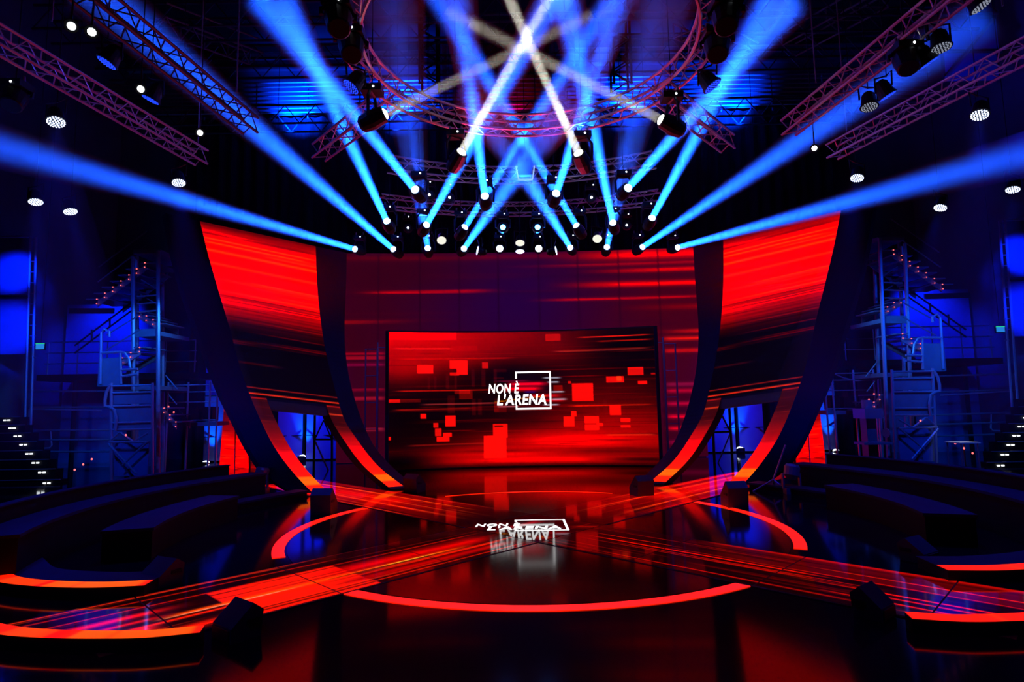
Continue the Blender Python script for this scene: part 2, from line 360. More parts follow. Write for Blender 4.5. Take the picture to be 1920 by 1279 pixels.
def paint_tower(part, u0=0.0, u1=1.0):
    if part == 'top':
        p = Pic(110, 190, (4,0,2)); Y = p.y+0.0
        g = 255*(1-smooth01((p.y-0.42)/0.22)); p.a[..., 0] = np.clip(g, 4, 255); p.a[..., 1] = 0; p.a[..., 2] = 0
        p.blend(np.clip(1-p.y/0.05, 0, 1), (50,0,0))
        stripes(p, 26, [(90,0,0),(150,0,0)], (0.3,0.7), (0.002,0.006), (0.5,1.5), (0.0,0.07), (-0.5,0.6), 11)
        stripes(p, 12, [(255,70,0)], (0.4,0.9), (0.0015,0.003), (0.8,1.8), (0.05,0.42), (-0.6,0.5), 12, soft=0.2)
        stripes(p, 40, [(40,0,0),(10,0,0)], (0.2,0.7), (0.0015,0.004), (0.8,2), (0.4,0.68), (-0.6,0.3), 13)
        stripes(p, 14, [(200,10,0),(140,0,0)], (0.3,0.8), (0.001,0.003), (0.8,2), (0.42,0.7), (-0.6,0.3), 14)
        p.streak(-.3, 1.3, 0.16, 0.006, (255,70,0), 0.8, 0.1); p.streak(-.3, 1.3, 0.235, 0.006, (255,60,0), 0.6, 0.1)
        p.streak(-.3, 1.3, 0.945, 0.0035, (150,20,5), 0.9, 0.1); p.streak(-.3, 1.3, 0.98, 0.004, (255,50,10), 1, 0.1)
        p.streak(-.1, 0.5, 0.8, 0.004, (100,5,5), 0.7, 0.3)
        return p
    p = Pic(14, 130, (60,8,6))
    ys = [0, .1, .2, .27, .3, .36, .45, .55, .7, .8, .82, .9, .92, 1.0]
    cs = [(40,2,6),(62,5,6),(55,3,6),(95,8,6),(140,8,5),(190,6,4),(225,6,2),(255,8,0),(255,22,0),(255,30,0),(255,110,0),(255,110,0),(255,30,0),(255,40,0)]
    if part == 'outer':
        cs = [(35,2,6),(55,4,6),(50,3,6),(100,7,6),(95,6,5),(130,6,5),(160,5,3),(235,6,1),(255,16,0),(255,22,0),(255,110,0),(255,110,0),(255,25,0),(255,60,0)]
    for k in range(3): p.a[..., k] = np.interp(p.y, ys, [c[k] for c in cs])
    p.streak(-0.5, 1.5, 0.02 if part == 'outer' else 0.02, 0.006, (200,20,8), 0.9, 0.1); p.streak(-0.5, 1.5, 0.1, 0.007, (255,60,15), 0.9 if part == 'inner' else 0.1, 0.1)
    stripes(p, 16, [(120,10,5),(220,50,10)], (0.1,0.3), (0.003,0.006), (1,3), (0.0,0.9), (-1,0.1), 15)
    return p
def build_tower(sx, side):
    def mir(v): v = Vector(v); return Vector((sx*v.x, v.y, v.z)) if sx < 0 else v
    mx = (lambda v: Vector((-v.x, v.y, v.z))) if side == 'right' else (lambda v: Vector(v))
    t = thing('led_tower', 'curved %s-hand stage tower with glowing red screen face and two sweeping legs' % side, 'tower', mx(Vector((-4.3, 14.6, 0))))
    if side == 'left': flip = lambda u: u
    else: flip = lambda u: 1-u
    # display top
    obj('display', picture_grid(lambda u, v: mx(tower_P(flip(u), v*V1)) if side == 'left' else mx(tower_P(1-u, v*V1)), paint_tower('top')), M_SCR, t)
    WO, WI = 0.16, 0.83
    for nm, a, b in (('outer', 0.0, WO), ('inner', WI, 1.0)):
        obj('leg_strip', picture_grid(lambda u, v: mx(tower_P(a+(b-a)*u, V1+(0.985-V1)*v)), paint_tower(nm)), M_SCR, t)
    # side flanks
    idx = list(range(N_T)); off = Vector((-0.30, 0.30, 0))
    for nm, E, F in (('outer', EO, FO), ('inner', EI, FI)):
        loops = [[mx(E[i]), mx(F[i]), mx(F[i]+off*0.8), mx(E[i]+off)] for i in idx]
        obj('side_flank', MB().solid(loops), M_NAVY, t)
    # backs: full shell above, then the legs
    k1 = int(V1*(N_T-1))
    eps = Vector((-0.015, 0.015, 0))
    loops = [[mx(tower_P(0.001, i/(N_T-1))+eps), mx(tower_P(0.999, i/(N_T-1))+eps), mx(EI[i]+off), mx(EO[i]+off)] for i in range(0, k1+2)]
    obj('back_shell', MB().solid(loops), M_NAVY, t)
    for a, b in ((0.0, WO), (WI, 1.0)):
        loops = []
        for i in range(k1, N_T):
            v = i/(N_T-1); A = tower_P(a, v); B = tower_P(b, v); loops.append([mx(A+eps), mx(B+eps), mx(B+off), mx(A+off)])
        obj('leg', MB().solid(loops), M_NAVY, t)
    v = (k1+1)/(N_T-1); A = tower_P(WO, v); B = tower_P(WI, v); A2 = tower_P(WO, v+0.035); B2 = tower_P(WI, v+0.035)
    obj('lintel', MB().add([mx(A+eps), mx(B+eps), mx(B2+off*0.2), mx(A2+off*0.2), mx(A+off), mx(B+off), mx(B2+off), mx(A2+off)],
        [(0,1,2,3),(4,7,6,5),(0,4,5,1),(3,2,6,7),(0,3,7,4),(1,5,6,2)]), mat('lintel_%s' % side, (0.05,0.03,0.04), 0.4), t)
    return t
build_tower(1, 'left'); build_tower(-1, 'right')

# ================================================================== FLOOR GRAPHICS
CY0 = 9.5
def arc_ring(r0, r1, a0, a1, z0, z1, n=60, cy=CY0):
    loops = []
    for k in range(n+1):
        a = math.radians(a0+(a1-a0)*k/n); c, s_ = math.cos(a), math.sin(a)
        loops.append([Vector((r0*c, cy+r0*s_, z0)), Vector((r1*c, cy+r1*s_, z0)), Vector((r1*c, cy+r1*s_, z1)), Vector((r0*c, cy+r0*s_, z1))])
    return MB().solid(loops)
sd = thing('stage_disc', 'round polished black centre stage ringed by a red light strip', 'stage', (0, CY0, 0))
obj('deck', MB().lathe((0, CY0, 0.0), (0,0,1), [(0, 3.6), (0.006, 3.6)], 96), M_STAGE, sd)
M_RING = glow('ring_red', (1.0,0.012,0.0), 1.3)
for a0, a1 in ((-126,-54),(147,206),(-27,33)):
    obj('light_strip', arc_ring(3.63, 3.79, a0, a1, 0.0, 0.008), M_RING, sd)
obj('light_strip', arc_ring(3.70, 3.74, 62, 118, 0.0, 0.008), M_RING, sd)

def runway(name, label, dx, dy, L0, L1, paint, npan, hw=0.75, ycut=None):
    """LED floor strip along direction (dx,dy) from the stage centre; u across, v outwards"""
    D = Vector((dx, dy, 0)).normalized(); N = Vector((-D.y, D.x, 0))
    t = thing(name, label, 'floor screen', Vector((0, CY0, 0))+D*L0, 'runways crossing at the stage centre')
    pic = paint(); Hh = pic.H//npan
    for k in range(npan):
        sub = Pic(pic.W, Hh); sub.a = pic.a[k*Hh:(k+1)*Hh]
        a = L0+(L1-L0)*k/npan+0.008; b = L0+(L1-L0)*(k+1)/npan-0.008
        def Pt(u, v):
            o = hw*(1-2*u); L = a+(b-a)*v
            if ycut and k == npan-1: L = a+((ycut-CY0-N.y*o)/D.y-a)*v
            return Vector((0, CY0, 0.014))+D*L+N*o
        g = picture_grid(Pt, sub, 1.3)
        obj('floor_panel', g, M_FLED, t)
        if k == 0:
            pass
    fr = MB(); c = Vector((0, CY0, 0.004))+D*((L0+L1)/2); Rm = Matrix.Rotation(math.atan2(D.y, D.x), 3, 'Z')
    fr.box(c-D*(0.45 if ycut else 0), (L1-L0-(0.9 if ycut else 0), 2*hw+0.04, 0.012), Rm); obj('frame', fr, M_BLACK, t)
    return t
def paint_fl():
    p = Pic(110, 240, (30,0,2))           # v=0 near the centre; u=0 is the side away from the camera? set below
    a = p.a; 
    def band(u, w, c, v0, v1, al=1.0, sf=0.1):
        m = np.exp(-((p.x-u)/w)**2)*smooth01((p.y-v0)/sf)*smooth01((v1-p.y)/sf)*al; p.blend(m, c)
    return p, band
def fl_pic():
    p, band = paint_fl()
    m = ((p.y > 0.42) & (p.y < 0.66) & (p.x > 0.3)).astype(float); p.blend(m*0.95, (255,24,6))
    band(0.5, 0.12, (225,0,0), 0.0, 0.5); band(0.62, 0.03, (255,70,0), 0.1, 0.8); band(0.7, 0.02, (255,25,0), 0.0, 1.0)
    band(0.62, 0.012, (255,200,60), 0.18, 0.4); band(0.64, 0.009, (255,150,110), 0.5, 0.8); band(0.8, 0.06, (190,0,0), 0, 0.5); band(0.92, 0.012, (220,20,0), 0.0, 1.0)
    band(0.3, 0.012, (210,15,0), 0, 1.1); band(0.15, 0.012, (205,15,0), 0.35, 1.1); band(0.04, 0.012, (235,40,10), 0.5, 1.1); band(0.05, 0.02, (255,40,20), 0.45, 0.6)
    band(0.45, 0.05, (250,10,0), 0.68, 1.1); band(0.58, 0.03, (230,10,0), 0.7, 1.1); band(0.75, 0.06, (255,14,4), 0.74, 1.1); band(0.9, 0.05, (255,20,0), 0.6, 1.1)
    band(0.22, 0.05, (20,0,0), 0.0, 1.0, 0.7); band(0.09, 0.03, (10,0,0), 0.4, 1.1, 0.7)
    g = np.random.default_rng(5)
    for _ in range(40):
        u = g.uniform(0, 1); v0 = g.uniform(-0.3, 0.9); band(u, g.uniform(0.004, 0.012), [(10,0,0),(255,40,10),(140,0,0)][g.integers(3)], v0, v0+g.uniform(0.2,0.6), g.uniform(0.3,0.8))
    return p
def fr_pic():
    p, band = paint_fl(); p.a[:] = (22,0,2)
    p.blend(smooth01((p.y-0.2)/0.3)*(p.x < 0.45)*0.9, (92,0,2))
    band(0.03, 0.035, (190,8,0), 0.25, 1.2); band(0.1, 0.05, (70,0,4), 0.2, 0.5)
    band(0.28, 0.012, (255,25,0), 0.5, 1.1); band(0.48, 0.014, (255,14,0), 0.02, 0.62); band(0.35, 0.008, (230,20,0), 0.0, 0.3); band(0.58, 0.03, (150,6,0), 0.3, 0.6)
    band(0.42, 0.007, (240,15,0), 0.2, 1.1); band(0.62, 0.014, (255,14,0), 0.5, 1.0); band(0.7, 0.014, (240,10,0), 0.6, 1.1); band(0.8, 0.012, (255,14,0), 0.55, 0.9); band(0.9, 0.008, (200,10,0), 0.1, 0.7)
    band(0.55, 0.006, (210,10,0), 0.1, 0.7); band(0.75, 0.02, (90,0,0), 0.3, 0.7)
    g = np.random.default_rng(6)
    for _ in range(46):
        u = g.uniform(0.1, 1); v0 = g.uniform(-0.3, 0.9); band(u, g.uniform(0.004, 0.01), [(5,0,0),(220,10,4),(120,0,0)][g.integers(3)], v0, v0+g.uniform(0.2,0.6), g.uniform(0.3,0.8))
    return p
def bk_pic(seed):
    p, band = paint_fl(); p.a[:] = (120,0,2)
    band(0.5, 0.25, (225,6,2), 0.3, 1.2); band(0.3, 0.03, (255,40,10), 0.0, 1.0); band(0.75, 0.02, (255,60,10), 0.1, 1.0); band(0.1, 0.05, (255,20,4), 0.5, 1.1)
    g = np.random.default_rng(seed)
    for _ in range(50):
        u = g.uniform(0, 1); v0 = g.uniform(-0.3, 0.9); band(u, g.uniform(0.005, 0.02), [(20,0,0),(255,60,20),(170,0,0),(255,10,0)][g.integers(4)], v0, v0+g.uniform(0.2,0.6), g.uniform(0.3,0.8))
    p.blend(smooth01(1-p.y/0.3), (25,0,2))
    return p
def flipx(f):
    def g():
        p = f(); p.a = p.a[:, ::-1].copy(); return p
    return g
# u=0 is the left-hand side looking outwards along D
runway('led_runway', 'bright red and orange streaked floor runway coming forward left from the centre', -1, -1, 0.76, 6.7, flipx(fl_pic), 4, ycut=5.16)
runway('led_runway', 'dark red finely streaked floor runway coming forward right from the centre', 1, -1, 0.76, 6.7, fr_pic, 4, ycut=5.16)
runway('led_runway', 'red floor runway running back left between the legs of the tower', -1, 1, 0.76, 8.6, lambda: bk_pic(21), 4)
runway('led_runway', 'red floor runway running back right between the legs of the tower', 1, 1, 0.76, 8.6, lambda: bk_pic(22), 4)
fc = thing('floor_screen', 'square floor screen at the crossing of the runways with the title in white', 'floor screen', (0, CY0, 0))
def cr_pic():
    p = Pic(90, 90, (26,0,3)); stripes(p, 30, [(90,0,2),(160,0,0)], (0.2,0.6), (0.004,0.012), (0.2,0.8), (0,1), (-0.2,0.8), 31); p.streak(0.2, 0.8, 0.35, 0.05, (190,0,10), 0.8, 0.3); return p
d2 = 1.5*math.sqrt(0.5)*2*0.5
obj('floor_panel', picture_grid(lambda u, v: Vector((0.53*(2*u-1)+0.53*(2*v-1), CY0+0.53*(2*u-1)-0.53*(2*v-1), 0.014)), cr_pic(), 1.2), M_FLED2, fc)
def P_fl(x, y):
    s = 0.70; return Vector((-0.93+x*s*1.06, CY0-0.42+y*0.72, 0.018))
logo(P_fl, M_WHT, fc, 0)

# ================================================================== LAMPS AND BEAMS
def haze_mat(name, dens):
    m = bpy.data.materials.new(name); m.use_nodes = True; nt = m.node_tree; nt.nodes.clear()
    out = nt.nodes.new('ShaderNodeOutputMaterial'); v = nt.nodes.new('ShaderNodeVolumeScatter')
    v.inputs['Color'].default_value = (1,1,1,1); v.inputs['Density'].default_value = dens; v.inputs['Anisotropy'].default_value = 0.0
    nt.links.new(v.outputs[0], out.inputs['Volume']); m.cycles.volume_sampling = 'EQUIANGULAR' if hasattr(m.cycles, 'volume_sampling') else 0
    return m
M_HAZE = haze_mat('stage_haze', 0.19); M_HAZE2 = haze_mat('thin_haze', 0.03)
GB = (0.005, 0.078, 1.0); GWt = (1.0, 0.98, 0.8)
def moving_head(label, pos, target, half, color, power, lens_m, L=None, group=None, r=0.085, haze=True, smoothv=1.2, size=1.0, lens_on=True, hang=0.42):
    pos = Vector(pos); target = Vector(target); d = (target-pos).normalized(); L = L or (target-pos).length
    top = pos-Vector((d.x, d.y, 0))*0.22*size+Vector((0, 0, hang)); t = thing('moving_head', label, 'stage light', top, group)
    R = size
    back = pos-d*0.06*R
    side = d.cross(Vector((0,0,1)));  side = side.normalized() if side.length > 0.05 else Vector((1,0,0))
    ba = obj('base', MB().box(top+Vector((0,0,-0.05)), (0.3*R, 0.24*R, 0.10)), M_LAMP, t)
    obj('status_light', MB().lathe(top+Vector((0.04,-0.12*R,-0.05)), (0,-1,0), [(0,0.018),(0.01,0.012)], 8), M_DOT, ba)
    for q in (-0.1, 0.1): obj('clamp', MB().cyl(top+Vector((q*R,0,0.0)), top+Vector((q*R,0,0.1)), 0.02, n=6), M_STEEL, t)
    cen = pos-d*0.22*R
    obj('suspension_cable', MB().cyl(top+Vector((0,0,0.0)), (top.x, top.y, 16.61), 0.008, n=4), M_LAMP, t)
    yk = MB()
    yk.tube([cen+side*0.17*R, cen+side*0.18*R+Vector((0,0,(top.z-0.1-cen.z)*0.7)), top+side*0.1*R+Vector((0,0,-0.1)), top-side*0.1*R+Vector((0,0,-0.1)), cen-side*0.18*R+Vector((0,0,(top.z-0.1-cen.z)*0.7)), cen-side*0.17*R], 0.025*R, 6)
    obj('yoke', yk, M_LAMP, t)
    hd = obj('head', MB().lathe(pos-d*0.42*R, d, [(0,0.07*R),(0.04*R,0.12*R),(0.2*R,0.145*R),(0.3*R,0.13*R),(0.39*R,0.12*R),(0.405*R,0.105*R)], 14), M_LAMP, t, smooth=False)
    if lens_on:
        obj('lens', MB().lathe(pos-d*0.03, d, [(0.0,r),(0.03,r*0.92),(0.05,r*0.6),(0.058,r*0.15)], 14), lens_m, hd, smooth=True)
    if power > 0:
        l = bpy.data.lights.new('beam_light', 'AREA'); l.shape = 'DISK'; l.size = 2*r*0.85; l.energy = power; l.color = color; l.spread = 2*half
        lo = bpy.data.objects.new('beam_light', l); COL.objects.link(lo); lo.parent = t
        lo.location = pos+d*0.04-top; lo.rotation_mode = 'QUATERNION'; lo.rotation_quaternion = Vector((0,0,-1)).rotation_difference(d)
        if haze:
            h = MB().lathe(pos, d, [(0.035, r*0.9), (L, r*0.9+L*math.tan(half)*1.05)], 20)
            obj('light_beam', h, M_HAZE, t)
    return t
deg = math.radians
ZL = 6.2
BEAMS = [ # lens pixel, far pixel, far Y, half angle deg, power, label
 ((665,467),(-60,258),8.0,1.7,1.0,'lamp ending the rear row on the left, low blue beam going far left'),
 ((737,467),(210,10),8.5,2.6,1.6,'lamp second from the left in the rear row throwing a broad blue beam up left'),
 ((725,414),(545,30),8.5,2.2,1.5,'lamp behind the left tower throwing a steep blue beam up left'),
 ((778,355),(505,20),7.0,2.2,1.1,'lamp left of centre sending a thin blue beam up left across its neighbour'),
 ((802,465),(733,20),8.5,3.2,0.7,'lamp third in the rear row sending a dim wide blue beam nearly straight up'),
 ((800,421),(1040,-10),8.5,2.0,1.5,'lamp above the third rear lamp sending a blue beam up right'),
 ((909,367),(858,-10),7.5,2.4,1.3,'upper lamp left of centre sending a near vertical blue beam'),
 ((872,425),(1160,-20),10.0,2.3,1.2,'middle row lamp left of centre beaming blue up to the right'),
 ((870,466),(1060,200),9.5,2.4,1.1,'rear row lamp left of the two facing lamps beaming blue up to the right'),
 ((1271,464),(1990,272),8.0,1.7,1.0,'lamp ending the rear row on the right, low blue beam going far right'),
 ((1205,463),(1790,70),8.5,2.4,1.2,'lamp second from the right in the rear row throwing a broad blue beam up right'),
 ((1223,408),(1440,5),8.5,2.2,1.5,'lamp behind the right tower throwing a steep blue beam up right'),
 ((1178,352),(1465,30),7.0,2.2,1.1,'lamp right of centre sending a thin blue beam up right across its neighbour'),
 ((1138,463),(1240,10),8.5,3.2,0.7,'rear row lamp right of centre sending a dim wide blue beam nearly straight up'),
 ((1149,417),(1058,-10),8.5,2.2,1.5,'lamp above the dim rear lamp on the right sending a blue beam up left'),
 ((1043,362),(1165,-10),7.5,2.4,1.3,'upper lamp right of centre sending a steep blue beam up right'),
 ((1080,422),(805,-30),10.0,2.3,1.2,'middle row lamp right of centre beaming blue up to the left'),
 ((1069,464),(905,200),9.5,2.4,1.1,'rear row lamp right of the two facing lamps beaming blue up to the left'),
]
PW = 72
for (a, b, yf, h, pw, lab) in BEAMS:
    p0 = PZ(*a, ZL); p1 = PY(*b, yf)
    moving_head(lab, p0, p1, deg(h), GB, PW*pw, M_LB, L=(p1-p0).length*1.05, group='moving heads throwing blue beams')
WB = [((866,284),(1050,-40),7.6,0.8,1.5,'lamp under ring truss, bright white beam leaning up right'),
      ((1084,286),(938,-40),7.6,0.8,1.5,'lamp under ring truss, bright white beam leaning up left'),
      ((723,213),(1110,28),8.0,0.8,0.35,'lamp on the ring truss with thin white beam crossing to the right'),
      ((1238,224),(880,42),8.0,1.0,0.5,'lamp on the ring truss with thin white beam crossing to the left')]
for (a, b, yf, h, pw, lab) in WB:
    p0 = PZ(*a, ZL-0.05); p1 = PY(*b, yf)
    moving_head(lab, p0, p1, deg(h), GWt, 4.0*pw, M_LW, L=(p1-p0).length, group='moving heads throwing white beams')

# ================================================================== TRUSSES
def truss(label, P, up=Vector((0,0,1)), size=0.27, step=0.42, closed=False, faces=(0,1,2,3), m=None, r=0.023, name='truss', br=0.010):
    """box truss along the polyline P: four chords and zigzag braces, each brace a part"""
    m = m or M_ALU; P = [Vector(p) for p in P]; n = len(P)
    loc = P[0]; t = thing(name, label, 'truss', loc)
    def frame(k):
        a = P[(k-1) % n] if closed else P[max(k-1, 0)]; b = P[(k+1) % n] if closed else P[min(k+1, n-1)]
        d = (b-a).normalized(); s_ = d.cross(up).normalized(); return s_
    h = size/2; corners = []
    for k in range(n):
        s_ = frame(k); corners.append([P[k]+s_*h+up*h, P[k]-s_*h+up*h, P[k]-s_*h-up*h, P[k]+s_*h-up*h])
    for c in range(4):
        pts = [corners[k][c] for k in range(n)]
        if closed: pts = pts+[pts[0]]
        obj('chord', MB().tube(pts, r, 6), m, t)
    # braces
    seg = []; tot = n if closed else n-1
    L = sum((P[(k+1) % n]-P[k]).length for k in range(tot)); cnt = max(2, int(L/step))
    cum = [0]; 
    for k in range(tot): cum.append(cum[-1]+(P[(k+1) % n]-P[k]).length)
    def at(sv, c):
        sv = min(max(sv, 0), L-1e-6); k = max(i for i in range(tot) if cum[i] <= sv); f = (sv-cum[k])/(cum[k+1]-cum[k])
        return corners[k][c].lerp(corners[(k+1) % n][c], f)
    for i in range(cnt):
        a, b = L*i/cnt, L*(i+1)/cnt; mid = (a+b)/2
        for fc_ in faces:
            c0, c1 = fc_, (fc_+1) % 4
            rod('brace', at(a, c0), at(mid, c1), br, m, t); rod('brace', at(mid, c1), at(b, c0), br, m, t)
    return t
def circ(cx, cy_, R, z, a0, a1, n): return [Vector((cx+R*math.cos(math.radians(a0+(a1-a0)*k/n)), cy_+R*math.sin(math.radians(a0+(a1-a0)*k/n)), z)) for k in range(n+1)]
ZT = 6.85
truss('circular aluminium truss ring hanging over the stage, lit magenta', circ(0, 7.8, 2.4, ZT, 0, 360, 72)[:-1], closed=True, step=0.46)
truss('thin curved truss behind the ring truss, above the middle lamp row', circ(0, 7.8, 6.0, 7.35, 60, 120, 24), size=0.3, step=0.5, faces=(0,1,2))
truss('farthest curved truss carrying the rear lamp row', circ(0, 7.8, 8.5, 7.35, 64, 116, 24), size=0.3, step=0.5, faces=(0,1,2))
truss('straight truss on the left above the audience, farther from the stage', [PZ(-60, 40, ZT), PZ(378, 296, ZT)])
truss('straight truss on the right above the audience, farther from the stage', [PZ(1985, 62, ZT), PZ(1560, 285, ZT)])
truss('straight truss on the left nearer the stage, crossed by the broad blue beam', [PZ(130, -40, ZT), PZ(470, 236, ZT)], m=M_GIRD)  # darker metal than its twin puts the dim light into the colour
truss('straight truss on the right nearer the stage, crossed by the broad blue beam', [PZ(1850, -60, ZT), PZ(1478, 240, ZT)])
truss('short red-lit truss arm running back left from the ring', [(-2.15, 9.1, ZT), (-4.0, 11.2, ZT)], step=0.5)
truss('short red-lit truss arm running back right from the ring', [(2.15, 9.1, ZT), (3.95, 11.1, ZT)], step=0.5)

# ================================================================== ROOM SHELL
WY = 23.6
struct('wall_back', MB().box((0, WY+0.15, 8.3), (2*HW+0.6, 0.3, 16.6)), M_WALL)
struct('wall_left', MB().box((-HW-0.15, 11.5, 8.3), (0.3, 24.2, 16.6)), M_WALL)
struct('wall_right', MB().box((HW+0.15, 11.5, 8.3), (0.3, 24.2, 16.6)), M_WALL)
struct('ceiling', MB().box((0, 11.3, 16.75), (2*HW+0.6, 25.2, 0.3)), M_DARK)
def curtain(label, x0, x1, y, z0, z1, m, amp=0.06, wave=0.5, n=None):
    n = n or int((x1-x0)/0.08); A = []; B = []
    fr = []
    for k in range(n+1):
        x = x0+(x1-x0)*k/n; yy = y+amp*math.sin(2*math.pi*x/wave)+amp*0.4*math.sin(5.1*x)
        A.append(Vector((x, yy, z1))); B.append(Vector((x, yy, z0)))
    mb = MB(); loops = [[A[i], B[i], B[i]+Vector((0,0.02,0)), A[i]+Vector((0,0.02,0))] for i in range(n+1)]; mb.solid(loops)
    return tag(obj('curtain', mb, m, None, ((x0+x1)/2, y, z0), smooth=False), label, 'curtain')
zc = PY(960, 214, 22.6).z
curtain('wide black stage drape hanging behind the lamps, below the blue roof wall', -12.5, 12.5, 22.6, 0.0, zc, M_DARK)
M_REDC = mat('dark_red_drape', (0.30,0.015,0.03), 0.85, var=0.3)
curtain('dark red drape high on the back wall behind the crossing white beams', PY(822,60,23.1).x, PY(1040,60,23.1).x, 23.1, zc-0.1, PY(900,28,23.1).z, M_REDC, 0.05, 0.4)
# horizontal rails and boards of the back wall
rail_y = [33, 88, 97, 118]
for i, py in enumerate(rail_y):
    z = PY(960, py, 23.4).z; o = obj('trim_%d' % (i+1), MB().box((0, 23.5, z), (2*HW-0.4, 0.2, 0.16)), M_STEEL); o['kind'] = 'structure'
cat = thing('catwalk_railing', 'long blue-lit steel railing of parallel pipes along the back wall', 'railing', (0, 22.0, zc))
for py in (148, 156, 165, 173, 181, 188, 196, 204):
    p = PY(960, py, 22.0); rod('rail', (-16.18, 22.0, p.z), (16.18, 22.0, p.z), 0.035, M_STEEL, cat)
for k in range(-12, 13, 2): rod('post', (k, 22.05, PY(960,214,22).z), (k, 22.05, PY(960,146,22).z), 0.03, M_STEEL, cat)
# roof girders
for i, (y, z, lab) in enumerate(((21.2, 12.6, 'lattice girder under the roof nearest the back wall'), (18.5, 13.2, 'second lattice girder in from the back wall'), (16.0, 12.9, 'lattice girder in front of the others under the roof'))):
    truss('long steel '+lab, [(-13.5, y, z), (13.5, y, z)], size=0.7, step=1.1, faces=(1,3), m=M_GIRD, r=0.04, br=0.02, name='roof_girder')
# hanging lattice masts
for (px, lab) in ((805, 'black lattice mast hanging left of the ring truss centre'), (1165, 'black lattice mast hanging right of the ring truss centre')):
    b = PY(px, 165, 18.0); truss(lab, [b, b+Vector((0,0,5.0))], up=Vector((0,1,0)), size=0.55, step=0.7, m=M_LAMP, r=0.04, br=0.025, name='hanging_mast', faces=(0,2,3))
# suspension cables of the trusses
for x, y, lab in ((-6.15,7.2,'left outer truss, near end'),(-6.15,10.8,'left outer truss, far end'),(6.1,7.2,'right outer truss, near end'),(6.1,10.8,'right outer truss, far end'),(-4.6,9.0,'left inner truss'),(4.6,9.0,'right inner truss')):
    o = obj('cable', MB().cyl((x, y, ZT+0.05), (x, y, 16.6), 0.012, n=5), M_STEEL, None, (x, y, ZT)); tag(o, 'thin steel cable holding the '+lab, 'cable')
# gantries (flat ladder-like lattice frames)
def gantry(label, px0, py0, px1, py1, y0, y1, wd=0.7):
    a = PY(px0, py0, y0); b = PY(px1, py1, y1); t = thing('lighting_gantry', label, 'gantry', a)
    d = (b-a).normalized(); s_ = Vector((0,0,1)).cross(d).normalized()*wd/2
    for q in (-1, 1):
        rod('side_rail', a+s_*q, b+s_*q, 0.03, M_STEEL, t); rod('side_rail', a+s_*q+Vector((0,0,0.4)), b+s_*q+Vector((0,0,0.4)), 0.03, M_STEEL, t)
    n = int((b-a).length/0.55)
    for k in range(n+1):
        c = a.lerp(b, k/n); rod('rung', c-s_, c+s_, 0.02, M_STEEL, t); rod('upright', c+s_, c+s_+Vector((0,0,0.4)), 0.02, M_STEEL, t)
        if k < n: rod('brace', c-s_, a.lerp(b, (k+1)/n)+s_, 0.014, M_STEEL, t)
gantry('blue-lit lattice gantry at the upper left behind the broad beam', 300, 45, 480, 110, 15.5, 17.5, 0.9)
gantry('blue-lit lattice gantry at the upper right behind the broad beam', 1655, 0, 1480, 95, 15.5, 17.5, 0.9)
gantry('lattice gantry running from the ring truss to the back wall on the right', 1290, 60, 1400, 110, 15.0, 19.0, 0.8)

# ================================================================== OTHER LAMPS
def face_dir(c, t):                                         # (across, up, towards the audience) -> world direction
    v = (c-Vector(CC)).normalized(); return (Vector(cR)*t[0]+Vector(cU)*t[1]-v*t[2]).normalized()
def par(label, px, py, z, tilt, on=True, m=None, size=0.16, power=0, yv=None, leds=True, beam=0, color=(0.0,0.02,1.0)):
    """round LED wash light hanging from a yoke; the face is a disc of small diodes"""
    c = PZ(px, py, z) if yv is None else PY(px, py, yv); d = face_dir(c, tilt)
    t = thing('wash_light', label, 'stage light', c+Vector((0,0,0.34)), 'round wash lights hanging over the set')
    obj('housing', MB().lathe(c-d*0.26, d, [(0,size*0.5),(0.05,size*0.8),(0.2,size*0.95),(0.255,size*1.12)], 16), M_LAMP, t)
    s_ = d.cross(Vector((0,1,0.01))).normalized() if abs(d.y) < 0.9 else Vector((1,0,0))
    obj('yoke', MB().tube([c-d*0.12+s_*size*1.2, c-d*0.1+s_*size*1.25+Vector((0,0,0.25)), c+Vector((0,0,0.32)), c-d*0.1-s_*size*1.25+Vector((0,0,0.25)), c-d*0.12-s_*size*1.2], 0.014, 5), M_LAMP, t)
    mm = m or (M_PAR if on else M_PARB)
    obj('suspension_cable', MB().cyl(c+Vector((0,0,0.3)), (c.x, c.y, 16.61), 0.007, n=4), M_LAMP, t)
    fc_ = obj('face', MB().lathe(c-d*0.006, d, [(0,size),(0.004,size)], 20), M_LAMP if leds else mm, t)
    if leds:
        x = d.orthogonal().normalized(); y = d.cross(x); mb = MB(); rr = size*0.10
        for ring, num in ((0,1),(0.33,6),(0.62,12),(0.9,18)):
            for k in range(num):
                a = 2*math.pi*k/num; q = c+(x*math.cos(a)+y*math.sin(a))*size*ring*0.95
                mb.cyl(q, q+d*0.008, rr, rr*0.8, n=6)
        o = obj('diode', mb, mm, fc_); o['kind'] = 'stuff'
    if power:
        l = bpy.data.lights.new('wash', 'SPOT'); l.energy = power; l.color = color; l.spot_size = math.radians(22); l.spot_blend = 1.0; l.shadow_soft_size = size*0.7
        lo = bpy.data.objects.new('wash', l); COL.objects.link(lo); lo.parent = t; lo.location = c+d*0.03-(c+Vector((0,0,0.34)))
        lo.rotation_mode = 'QUATERNION'; lo.rotation_quaternion = Vector((0,0,-1)).rotation_difference(d)
    if beam:
        obj('light_beam', MB().lathe(c, d, [(0.04,size*0.9),(beam,size*0.9+beam*0.16)], 16), M_HAZE2, t)
    return t
dn = (0,-0.25,-1)
